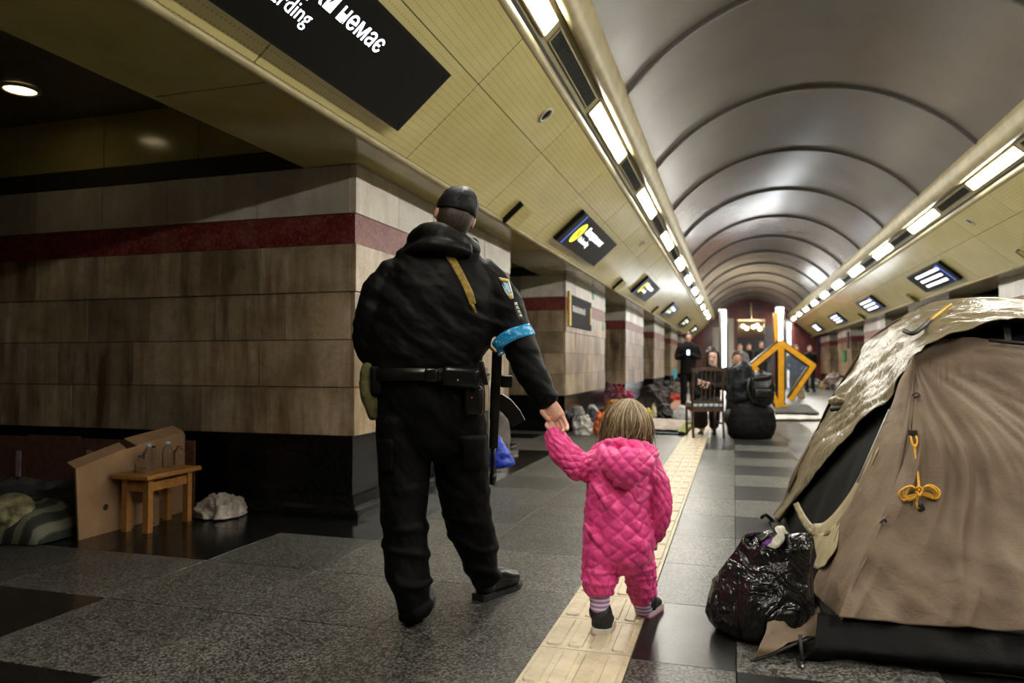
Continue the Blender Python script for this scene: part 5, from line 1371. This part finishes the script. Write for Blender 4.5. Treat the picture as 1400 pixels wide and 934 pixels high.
# ---- glowing columns of the portal at the hall end
glow = emit('column_glow', (.93,.97,1,1), 15.0); steel = plain('steel_frame', (.20,.20,.20,1), .3, metal=.8)
for px, yt, wpx, dd, lab in ((990, 423, 4.5, 29, 'tall glowing white light column beside the woman'), (1067.5, 420, 5, 29, 'tall glowing white light column behind the yellow frame'), (1079, 440, 6, 31, 'paler white light column by the end wall\'s red edge')):
    b0 = on_floor(px, 497+1050/dd); zt = 1.05+(497-yt)/1000*dd; ww = wpx*dd/1000
    t = thing('light_column', lab, 'light', b0)
    MB().box(b0+Z*zt/2, (ww, .10, zt-.04), Matrix((cR,cF0,Z)).transposed()).build('tube', glow if px < 1072 else emit('column_dim', (.9,.93,.95,1), .8), t)
    for s_ in (-1, 1): MB().box(b0+Z*zt/2+cR*s_*(ww/2+.04)+cF0*.05, (.07, .2, zt), Matrix((cR,cF0,Z)).transposed()).build('frame_post', steel, t)
    MB().box(b0+Z*zt+cF0*.05, (ww+.16, .2, .05), Matrix((cR,cF0,Z)).transposed()).build('top_cap', steel, t)
    for j in range(6): MB().box(b0+Z*zt*(j+1)/7-cF0*.055, (ww+.02,.012,.03), Matrix((cR,cF0,Z)).transposed()).build('band', steel, t)
# end wall: chandelier-like lamp cluster, pale doors, dark notice
pale_w = plain('pale_panel', (.42,.38,.32,1), .5, kind='pos')
def wallpanel(nm, lab, cat, x0, y0, x1, y1, m, d=39.6, th=.06):
    a, b = pix(x0, y1, d), pix(x1, y0, d)
    o = MB().b2((a.x, T1-.09, max(0, a.z)), (b.x, T1-.01, b.z)).build(nm, m, loc=((a.x+b.x)/2, T1-.05, max(0, a.z))); return tag(o, lab, cat)
doorm = plain('doorway_dark', (.01,.008,.008,1), .6)
wallpanel('dark_doorway', 'dark opening in the red end wall under the lamp cluster', 'doorway', 1008, 462, 1044, 525, doorm)
wallpanel('service_door', 'pale narrow door in the red wall next to the light column', 'door', 996, 436, 1003, 520, pale_w)
wallpanel('service_door', 'pale door at the red wall corner past the woman', 'door', 975, 448, 983, 520, pale_w)
wallpanel('dark_notice', 'grey dark notice panel right of the lamp cluster', 'panel', 1045, 447, 1055, 520, plain('notice_grey', (.05,.05,.055,1), .4))
wallpanel('name_plate', 'dark name plate high on the red end wall', 'sign', 1015, 420, 1041, 428, plain('plate_dark', (.05,.025,.02,1), .4))
cl = thing('lamp_cluster', 'wide bronze lamp cluster hanging before the red end wall', 'lamp', pix(1028, 452, 37.5))
for i in range(11):
    x = 1010+i*3.4
    MB().tube([pix(x,437,37.5), pix(x,459,37.5)], .055, 8).build('rod', plain('bronze', (.35,.27,.16,1), .3, metal=.7) if i == 0 else bpy.data.materials['bronze'], cl, True)
MB().bar(pix(1008,438,37.5), pix(1046,438,37.5), .12, .12).build('top_bar', bpy.data.materials['bronze'], cl)
cg = emit('cluster_glow', (1,.85,.6,1), 5.0)
for x, y in ((1016,446),(1021,449),(1030,447),(1035,445),(1039,450)): MB().ball(pix(x,y,37.35), .10, 10, 8).build('bulb', cg, cl, True)
MB().tube([pix(1027,438,37.5), pix(1027,414,37.5)], .03, 6).build('hanger', bpy.data.materials['bronze'], cl)
o = MB().b2(*[tuple(v) for v in (lambda a: ((a.x-.25, a.y-.05, 0), (a.x+.25, a.y+.05, 2.9)))(pix(1078, 500, 33))]).build('red_banner', plain('red_banner', (.55,.05,.03,1), .5), loc=on_floor(1078, 529)); tag(o, 'bright red upright panel beside the far light column', 'panel')

# ---- things on the floor along the pillars
def fl(px, py): return on_floor(px, py)
def dz(px, py): return (on_floor(px, py)-CAM).dot(cF)
def heap(name, px, pyb, wpx, hpx, col, label, cat, rough=.7, lean=0, amp=.02, sc=6, flat=.7, bump=.4, group=None, z0=0):
    d = 1000*(1.05-z0)/(pyb-497); k = d/1000; rx = wpx*k/2; h = hpx*k
    m = plain(name, col, rough, var=.25, vs=6, bump=bump, bs=14, bd=.02)
    limbs = [[(px+lean*.0, pyb-hpx*.22, d+rx*flat, rx*.92, rx*flat), (px+lean*.5, pyb-hpx*.5, d+rx*flat, rx*.85, rx*flat*.95), (px+lean, pyb-hpx*.80, d+rx*flat, rx*.55, rx*flat*.6)]]
    sd_ = random.Random(name); q = 1/k
    if cat in ('bag', 'sack', 'pouch'):      # gathered neck and handles
        for s_ in (-1, 1): limbs.append([(px+lean, pyb-hpx*.8, d+rx*flat, rx*.16, rx*.12), (px+lean+s_*wpx*.16, pyb-hpx*1.0, d+rx*flat, rx*.09, rx*.06)])
    if cat in ('bundle', 'heap', 'blanket', 'cloth'):
        for j in range(3):
            x_ = px+wpx*sd_.uniform(-.32, .32); y_ = pyb-hpx*sd_.uniform(.25, .7)
            limbs.append([(x_-wpx*.2, y_+2*sd_.uniform(-1, 1), d+rx*flat*.5, rx*.25, rx*.2), (x_+wpx*.2, y_+2*sd_.uniform(-1, 1), d+rx*flat*.45, rx*.22, rx*.2)])
    o = MB()
    for L in limbs: o.limb([R3(*w_) for w_ in L], cR, 18)
    me = remesh(o, max(.010, rx/18), 2); so = Vector((sd_.random()*9, 0, 0)); hard = .10 if cat in ('carton', 'suitcase', 'pillow', 'cushion', 'package') else .30
    displace(me, lambda p, n: rx*hard*((1-abs(noise.noise(p*(1.5/rx)+so)))**4 - .35 + .6*noise.noise(p*(1.1/rx)+so) + .3*(1-abs(noise.noise(p*(3.5/rx))))**4))
    lo_ = .004+z0
    for v in me.vertices: v.co.z = max(v.co.z, lo_)
    c = sum((v.co for v in me.vertices), Vector())/len(me.vertices)
    return tag(link(name, me, m, loc=(c.x, c.y, min(v.co.z for v in me.vertices))), label, cat, group)
def mat_(name, quad, m, label, cat, th=.02, z=0.0, wav=.01):
    c = [on_floor(x, y, z) for x, y in quad]; rows = []
    for i in range(9):
        rows.append([c[0].lerp(c[1], j/12).lerp(c[3].lerp(c[2], j/12), i/8) + Z*(z+th/2+.004+abs(wav*noise.noise(Vector((i*.6, j*.6, px_seed(quad)))))) - Z*z for j in range(13)])
    me = subd(solid(MB().grid(rows).mesh(name, True), th), 1); return tag(link(name, me, m, loc=(c[0]+c[2])/2), label, cat)
def px_seed(q): return q[0][0]*.37
white_c = (.62,.60,.56,1)
heap('white_plastic_bag', 798, 596, 30, 26, white_c, 'crumpled white plastic bag beside the clear bottles', 'bag', .3, amp=.03, sc=9)
heap('orange_bag', 824, 597, 24, 34, (.75,.13,.015,1), 'bright orange bag behind the toddler\'s raised arm', 'bag', .5, -2, .03, 8)
heap('star_cushion', 810, 580, 20, 30, (.45,.40,.36,1), 'pale star shaped cushion against the first bags', 'cushion')
heap('navy_bag', 807, 588, 34, 26, (.012,.014,.03,1), 'dark navy bag below the pale cushion', 'bag')
heap('grey_carton', 790, 590, 24, 40, (.22,.20,.19,1), 'grey cardboard carton behind the clear bottles', 'carton', amp=.008)
heap('maroon_bundle', 826, 564, 42, 40, (.07,.012,.022,1), 'dark maroon clothes bundle at the pillar foot', 'bundle', amp=.035)
heap('red_bag', 845, 562, 26, 36, (.19,.012,.02,1), 'deep red bag among the maroon bundles', 'bag')
heap('pink_cloth', 861, 561, 12, 32, (.45,.04,.16,1), 'magenta cloth hanging over the red bag', 'cloth', z0=.0)
heap('teal_box_bag', 846, 545, 18, 26, (.20,.34,.32,1), 'pale teal and white package on the heap', 'package')
heap('ginger_fur_cushion', 841, 576, 36, 32, (.42,.16,.035,1), 'fluffy ginger cushion behind the toddler\'s head', 'cushion', .9, amp=.03, sc=14)
heap('brown_holdall', 895, 563, 46, 38, (.030,.022,.018,1), 'large dark brown holdall beside the pillar', 'bag', amp=.03)
heap('plum_suitcase', 905, 556, 22, 30, (.045,.022,.025,1), 'plum coloured suitcase behind the brown holdall', 'suitcase')
heap('red_cloth', 921, 549, 18, 10, (.40,.03,.02,1), 'red cloth dropped on the orange mat', 'cloth')
heap('yellow_packet', 886, 574, 16, 17, (.72,.52,.04,1), 'bright yellow packet next to the toddler\'s hair', 'packet', .4)
heap('cream_bottle_bag', 894, 574, 8, 22, (.62,.60,.42,1), 'cream pouch leaning on the yellow packet', 'pouch', .4)
heap('black_handbag', 909, 574, 26, 19, (.008,.008,.010,1), 'black handbag on the pale blanket', 'bag', .35)
heap('white_pillow', 932, 575, 26, 22, (.66,.66,.66,1), 'plump white pillow on the floor near the chair', 'pillow', .8, amp=.02)
heap('dark_rucksack', 910, 543, 18, 22, (.02,.02,.018,1), 'dark rucksack tucked behind the third pillar', 'bag')
heap('grey_bundle', 927, 538, 30, 14, (.16,.14,.12,1), 'grey blanket bundle behind the brown holdall', 'bundle')
heap('dark_bundle', 928, 536, 26, 18, (.018,.016,.016,1), 'black bundle at the feet of the standing figure', 'bundle')
heap('white_heap', 880, 524, 16, 10, (.40,.37,.33,1), 'whitish clothes heap between the far pillars', 'heap')
for px, pyb, h, lab in ((774, 592, 30, 'tall clear plastic bottle nearest the pillar plinth'), (781, 590, 24, 'clear plastic bottle between bag and tall bottle'), (787, 589, 26, 'clear plastic bottle touching the white bag')):
    pass
gl2 = NT('clear_plastic'); gl2.set(Base_Color=(.93,.96,.97,1), Roughness=.03, Transmission_Weight=1.0, IOR=1.25)
capb = plain('cap_blue', (.05,.16,.42,1), .4)
def bottle(c, r, h, label, group=None, cap=None, m=None):
    t = thing('bottle', label, 'bottle', c, group)
    MB().lathe(c, [(.001,.002),(r*.9,.002),(r,.012),(r,h*.3),(r*.93,h*.36),(r,h*.42),(r,h*.62),(r*.75,h*.76),(r*.36,h*.86),(r*.34,h*.93)], 18).build('bottle_body', m or gl2.m, t, True)
    MB().lathe(c, [(r*.42,h*.92),(r*.42,h),(.001,h)], 14).build('bottle_cap', cap or capb, t, True)
    return t
for px, pyb, h, lab in ((774, 592, .33, 'tall clear plastic bottle nearest the pillar plinth'), (781, 590, .27, 'clear plastic bottle between the tall bottle and the white bag'), (787, 592, .30, 'clear plastic bottle touching the white bag')):
    bottle(fl(px, pyb), .045, h, lab)
mpink = plain('pale_blanket', (.46,.38,.33,1), .85, var=.3, vs=9, kind='pos'); mgreen = plain('green_blanket', (.36,.38,.10,1), .85, var=.5, vs=12, kind='pos'); mteal = plain('teal_mat', (.02,.05,.06,1), .7)
mat_('sleeping_mat', [(888,594),(938,596),(948,580),(896,577)], mteal, 'dark teal sleeping mat under the pale blanket', 'mat', .02)
mat_('pale_blanket', [(886,589),(930,591),(944,577),(892,574)], mpink, 'pale pinkish blanket spread on the teal mat', 'blanket', .03, .03, .03)
mat_('green_blanket', [(926,593),(937,594),(949,580),(938,577)], mgreen, 'yellow green patterned blanket at the mat end', 'blanket', .03, .03, .02)
mat_('orange_mat', [(905,560),(948,562),(955,550),(915,546)], plain('orange_mat', (.36,.17,.10,1), .85), 'faded orange mat between the pillars and the chair', 'mat', .02)
mat_('white_mat', [(1058,576),(1124,576),(1118,566),(1058,566)], plain('white_mat', (.58,.56,.52,1), .85, var=.25, vs=6, kind='pos'), 'white quilted mat under the yellow frame', 'mat', .05, 0, .03)
mat_('grey_mat', [(1058,567),(1122,569),(1104,556),(1062,556)], plain('grey_mat', (.05,.05,.05,1), .85), 'dark grey blanket lying on the white mat', 'blanket', .05, .055, .05)
# turquoise board leaning
a = on_floor(925, 531); o = MB().bar(a+Z*.02, pix(922, 504, (a-CAM).dot(cF)+.25), .14, .03, -cF0).build('turquoise_board', plain('turquoise', (.02,.32,.42,1), .4), loc=a); tag(o, 'slim turquoise board leaning at the pillar foot', 'board')
# tent side heaps
heap('pink_bundle', 1140, 533, 24, 24, (.34,.26,.23,1), 'pale pink bedding bundle by the tent-side pillars', 'bundle', amp=.03)
heap('white_bundle', 1152, 538, 16, 22, (.50,.47,.43,1), 'white bedding bundle touching the tent edge', 'bundle')
heap('amber_cushion', 1125, 532, 9, 12, (.55,.30,.03,1), 'amber cushion by the pale pink bundle', 'cushion')
heap('mint_blanket', 1106, 531, 28, 14, (.34,.40,.35,1), 'mint blanket heap past the yellow frame', 'blanket', amp=.03)
heap('carton', 1096, 548, 10, 20, (.33,.24,.15,1), 'small brown carton bag beside the yellow frame', 'carton', amp=.005)
# green sign and dark notices on tent-side pillars
XR = XC + A_PIL
def notice(px, py, w_, h_, m, nm, lab, cat='sign'):
    q = on_plane(px, py, (1,0,0), XR-.02)
    o = MB().b2((XR-.06, q.y-w_/2, q.z-h_/2), (XR-.02, q.y+w_/2, q.z+h_/2)).build(nm, m, loc=q); tag(o, lab, cat)
notice(1155, 487, .7, .45, plain('exit_green', (.02,.26,.10,1), .5), 'green_sign', 'green wall sign on a tent-side pillar')
notice(1160, 465, .5, .65, plain('notice_dark', (.04,.045,.06,1), .4), 'notice_board', 'dark notice board above the green sign')
notice(1119, 472, 1.2, .8, plain('banner_blue', (.03,.05,.22,1), .4), 'blue_banner', 'dark blue banner on a far tent-side pillar')

# ---- trolley with blue bag past the officer
wb_ = on_floor(676, 660)
t = thing('trolley', 'folding shopping trolley with small wheel behind the officer\'s leg', 'trolley', wb_)
steel2 = plain('trolley_steel', (.30,.29,.26,1), .35, metal=.8)
whl = plain('wheel_cream', (.34,.30,.20,1), .5)
ax_ = cR
for s_ in (0, 1):
    c = wb_ + Z*.085 + cF0*.05 - cR*.34*s_
    rows = [[c + cR*(x) + (cF0*cos(a)+Z*sin(a))*r for a in [2*pi*j/28 for j in range(28)]] for r, x in ((.055,-.014),(.08,-.018),(.085,0),(.08,.018),(.055,.014),(.055,-.014))]
    w_ = MB().grid(rows, True).build('tyre', rubber, t, True)
    rows = [[c + cR*x + (cF0*cos(a)+Z*sin(a))*r for a in [2*pi*j/28 for j in range(28)]] for r, x in ((.057,-.010),(.03,-.016),(.012,-.016),(.012,.016),(.03,.016),(.057,.010))]
    MB().grid(rows, True).build('hub', whl, w_, True)
MB().tube([wb_+Z*.085+cF0*.05-cR*.38, wb_+Z*.085+cF0*.05+cR*.06], .009, 8).build('axle', steel2, t, True)
for s_ in (.05, .30): MB().tube(catmull([wb_+Z*.085+cF0*.05-cR*s_, wb_+Z*.4+cF0*.1-cR*s_, wb_+Z*.95+cF0*.2-cR*s_], 4), .010, 8).build('handle_post', steel2, t, True)
MB().tube([wb_+Z*.95+cF0*.2-cR*.05, wb_+Z*.95+cF0*.2-cR*.30], .013, 8).build('handle', rubber, t, True)
blu = plain('blue_plastic', (.012,.045,.50,1), .3, var=.3, vs=15, bump=.7, bs=16, bd=.02)
dB = (on_floor(676,660)-CAM).dot(cF)
lump('blue_bag', [[(678,590,dB+.05,.012,.02),(680,605,dB+.03,.045,.04),(683,620,dB,.085,.06),(686,634,dB,.115,.07)], [(686,612,dB,.02,.03),(694,624,dB,.03,.03),(702,634,dB,.018,.03)]], blu, 'bright blue plastic bag tied on the trolley', 'bag', vox=.007, amp=.010, sc=13, floor_z=None)
lump('grey_sack', [[(684,570,dB+.25,.06,.08),(684,600,dB+.22,.09,.1),(682,630,dB+.2,.1,.1)]], plain('grey_sack', (.10,.08,.065,1), .7), 'grey brown sack standing on the trolley behind the blue bag', 'sack', vox=.012, floor_z=None)

# ================================================================ DARK PASSAGE: STOOL, CARDBOARD, BEDDING
woodo = NT('orange_wood'); co = woodo.coord('obj', (1,1,1)); woodo.l(woodo.ramp(woodo.noise(co, 14, 5, .6, 1.5), [(0.3,(.26,.11,.025,1)),(0.7,(.42,.20,.05,1))]), woodo.b.inputs['Base Color']); woodo.set(Roughness=.4)
stl = on_floor(202, 730); st = thing('stool', 'small orange wooden stool with bottles on its top', 'stool', stl)
u = (on_floor(262, 712)-stl); u.z = 0; LW_ = u.length; u.normalize(); v = Vector((-u.y, u.x, 0)); DW = .20; H_ = .335
def sp(a, b, z): return stl + u*a + v*b + Z*z
MUV = Matrix((u, v, Z)).transposed()
link('seat', soft_box(sp(LW_/2, DW/2, H_+.012), LW_+.10, DW+.08, .03, u, v, Z, .008), woodo.m, st)
for a in (0.02, LW_-.02):
    for b in (0.02, DW-.02): MB().box(sp(a, b, H_/2), (.04,.04,H_), MUV).build('leg', woodo.m, st)
MB().box(sp(LW_/2, 0.02, H_-.055), (LW_-.06,.02,.055), MUV).build('apron', woodo.m, st); MB().box(sp(LW_/2, DW-.02, H_-.055), (LW_-.06,.02,.055), MUV).build('apron', woodo.m, st)
MB().box(sp(.02, DW/2, H_-.055), (.02,DW-.06,.055), MUV).build('apron', woodo.m, st); MB().box(sp(LW_-.02, DW/2, H_-.055), (.02,DW-.06,.055), MUV).build('apron', woodo.m, st)
for i, (a, b, h, r, cp) in enumerate(((.04,.10,.11,.035,None),(.14,.13,.17,.035,plain('cap_pale_blue',(.25,.50,.75,1),.4)),(.30,.12,.17,.035,bpy.data.materials['cap_pale_blue'] if 'cap_pale_blue' in bpy.data.materials else None),(.22,.16,.15,.03,None),(.43,.14,.13,.04,plain('cap_red',(.30,.03,.02,1),.4)))):
    bottle(sp(a, b, H_+.027), r, h, ['squat clear jar at the cardboard end of the stool', 'clear bottle with pale blue cap beside the squat jar', 'clear bottle with pale blue cap near the stool middle', 'small clear bottle behind the blue capped ones', 'wide jar with dark red lid at the open end of the stool'][i], None, cp or M['black'])
bottle(on_floor(176, 723), .033, .24, 'clear water bottle on the floor between stool and cardboard')
bottle(sp(.20, .14, .0), .04, .26, 'bottle of clear water standing under the stool', None, capb)
card = NT('cardboard'); co = card.coord('obj'); card.l(card.ramp(card.noise(co, 6, 5), [(0.3,(.24,.135,.065,1)),(0.7,(.33,.20,.105,1))]), card.b.inputs['Base Color']); card.set(Roughness=.8); card.bump(card.noise(co, 60, 3), .2, .004)
ca, cb2 = on_floor(108, 739), on_floor(250, 700); cz1, cz2 = .42, .60
cb3 = thing('cardboard_box', 'open brown cardboard box side standing behind the wooden stool', 'box', ca)
uu = (cb2-ca).normalized(); nn = Vector((-uu.y, uu.x, 0))
Lc = (cb2-ca).length
MB().prism([ca, ca+uu*Lc, ca+uu*Lc+Z*cz2*.93, ca+uu*Lc*.4+Z*.50, ca+Z*cz1-uu*.03], nn*.012).build('front_panel', card.m, cb3)
MB().prism([ca+Z*cz1-uu*.03, ca+uu*Lc*.4+Z*.50, ca+uu*Lc*.45+Z*.53+nn*.10, ca+Z*(cz1+.03)+nn*.10], Z*.008).build('top_flap', card.m, cb3)
MB().prism([ca+uu*Lc*.5+Z*.51, ca+uu*Lc+Z*cz2*.93, ca+uu*Lc+Z*cz2+nn*.10, ca+uu*Lc*.5+Z*.55+nn*.10], Z*.008).build('top_flap', card.m, cb3)
MB().prism([ca+uu*Lc, ca+uu*Lc+nn*.2, ca+uu*Lc+nn*.2+Z*.55, ca+uu*Lc+Z*.55], uu*.012).build('end_panel', card.m, cb3)
q = ca+uu*Lc*.22+Z*.16
MB().tube([q-nn*.002, q+nn*.012], .02, 12).build('hand_hole', M['groove'], cb3)
# long low barrier of dark cardboard with tape behind the bedding
dcard = plain('dark_cardboard', (.13,.05,.03,1), .8, var=.2)
bar_y = 4.33
bz = thing('cardboard_screen', 'long low screen of dark cardboard sheets taped along the pillar', 'screen', (-4.6, bar_y, 0))
for j in range(6):
    x0_ = -3.66-(j+1)*.52; MB().b2((x0_+.006, bar_y, 0.004), (x0_+.514, bar_y+.012, .50-.012*(j % 2))).build('sheet', dcard, bz)
for px in (25, 122):
    q = on_plane(px, 634, (0,1,0), bar_y-.003); MB().b2((q.x-.025, bar_y-.005, q.z-.1), (q.x+.025, bar_y-.001, q.z+.1)).build('tape', plain('tape_grey', (.34,.28,.28,1), .4), bz)
bedm = plain('grey_blanket', (.075,.072,.078,1), .9, var=.4, vs=5, bump=.6, bs=12, bd=.02)
def bedding(name, quad, h, m, lab, cat, z0=0.0, amp=.05):
    c = [Vector(p) for p in quad]; rows = []; nI, nJ = 18, 26
    for i in range(nI+1):
        row = []
        for j in range(nJ+1):
            p = c[0].lerp(c[1], j/nJ).lerp(c[3].lerp(c[2], j/nJ), i/nI); e = min(1, 4*min(i/nI, 1-i/nI, j/nJ, 1-j/nJ)); 
            p.z = z0+.006 + (h*sqrt(e) + amp*fbm(p, 4, 4)*e) if e > 0 else z0+.006; p.z = max(p.z, z0+.006); row.append(p)
        rows.append(row)
    me = solid(MB().grid(rows).mesh(name, True), .012)
    return tag(link(name, me, m, loc=(c[0]+c[2])/2), lab, cat)
F_ = lambda x, y: on_floor(x, y)
bedding('grey_blanket', [(-5.9,3.68,0), (-3.88,3.68,0), (-3.88,4.18,0), (-6.0,4.18,0)], .20, bedm, 'grey blanket bed heaped beside the cardboard', 'blanket', amp=.09)
sg = NT('striped_blanket'); co = sg.coord('pos'); wv = sg.n('ShaderNodeTexWave'); wv.inputs['Scale'].default_value = 3.2; wv.inputs['Distortion'].default_value = 2.0; sg.l(co, wv.inputs[0]); sg.l(sg.ramp(wv.outputs[1], [(0.2,(.03,.034,.03,1)),(0.55,(.045,.05,.04,1)),(0.75,(.17,.17,.12,1))]), sg.b.inputs['Base Color']); sg.set(Roughness=.9)
bedding('striped_blanket', [(-4.62,3.12,0), (-3.84,3.26,0), (-3.84,3.66,0), (-4.62,3.64,0)], .19, sg.m, 'dark green striped blanket folded at the bed end', 'blanket', amp=.06)
lump('patterned_cushion', [[(5,718,4.3,.10,.12),(14,708,4.35,.15,.14),(10,698,4.4,.12,.1)]], plain('cream_pattern', (.30,.27,.14,1), .8, var=.5, vs=14), 'cream patterned cushion at the bed side', 'cushion', vox=.01)
ct = plain('pale_cloth', (.42,.37,.32,1), .85, var=.25, vs=12, bump=.6, bs=18, bd=.02)
c_ = on_floor(300, 706)
mb = MB()
rows = []
for i in range(13):
    a = radians(2+i*7.2); row = []
    for j in range(60):
        b = 2*pi*j/60; r_ = .17*(1+.3*noise.noise(Vector((cos(b)*1.6, sin(b)*1.6, 3))))
        row.append(c_ + (cR*cos(b)*1.0 + cF0*sin(b)*.75)*r_*cos(a)*1.0 + Z*(.006+.115*sin(a)))
    rows.append(row)
me = subd(mb.grid(rows, True).mesh('c', True), 1); displace(me, lambda p, n: .045*((1-abs(noise.noise(p*11)))**4)-.016+.022*(1-abs(noise.noise(p*24)))**4)
for v_ in me.vertices: v_.co.z = max(.004, v_.co.z)
tag(link('crumpled_cloth', me, ct, loc=c_), 'crumpled pale cloth lying on the black floor by the stool', 'cloth')
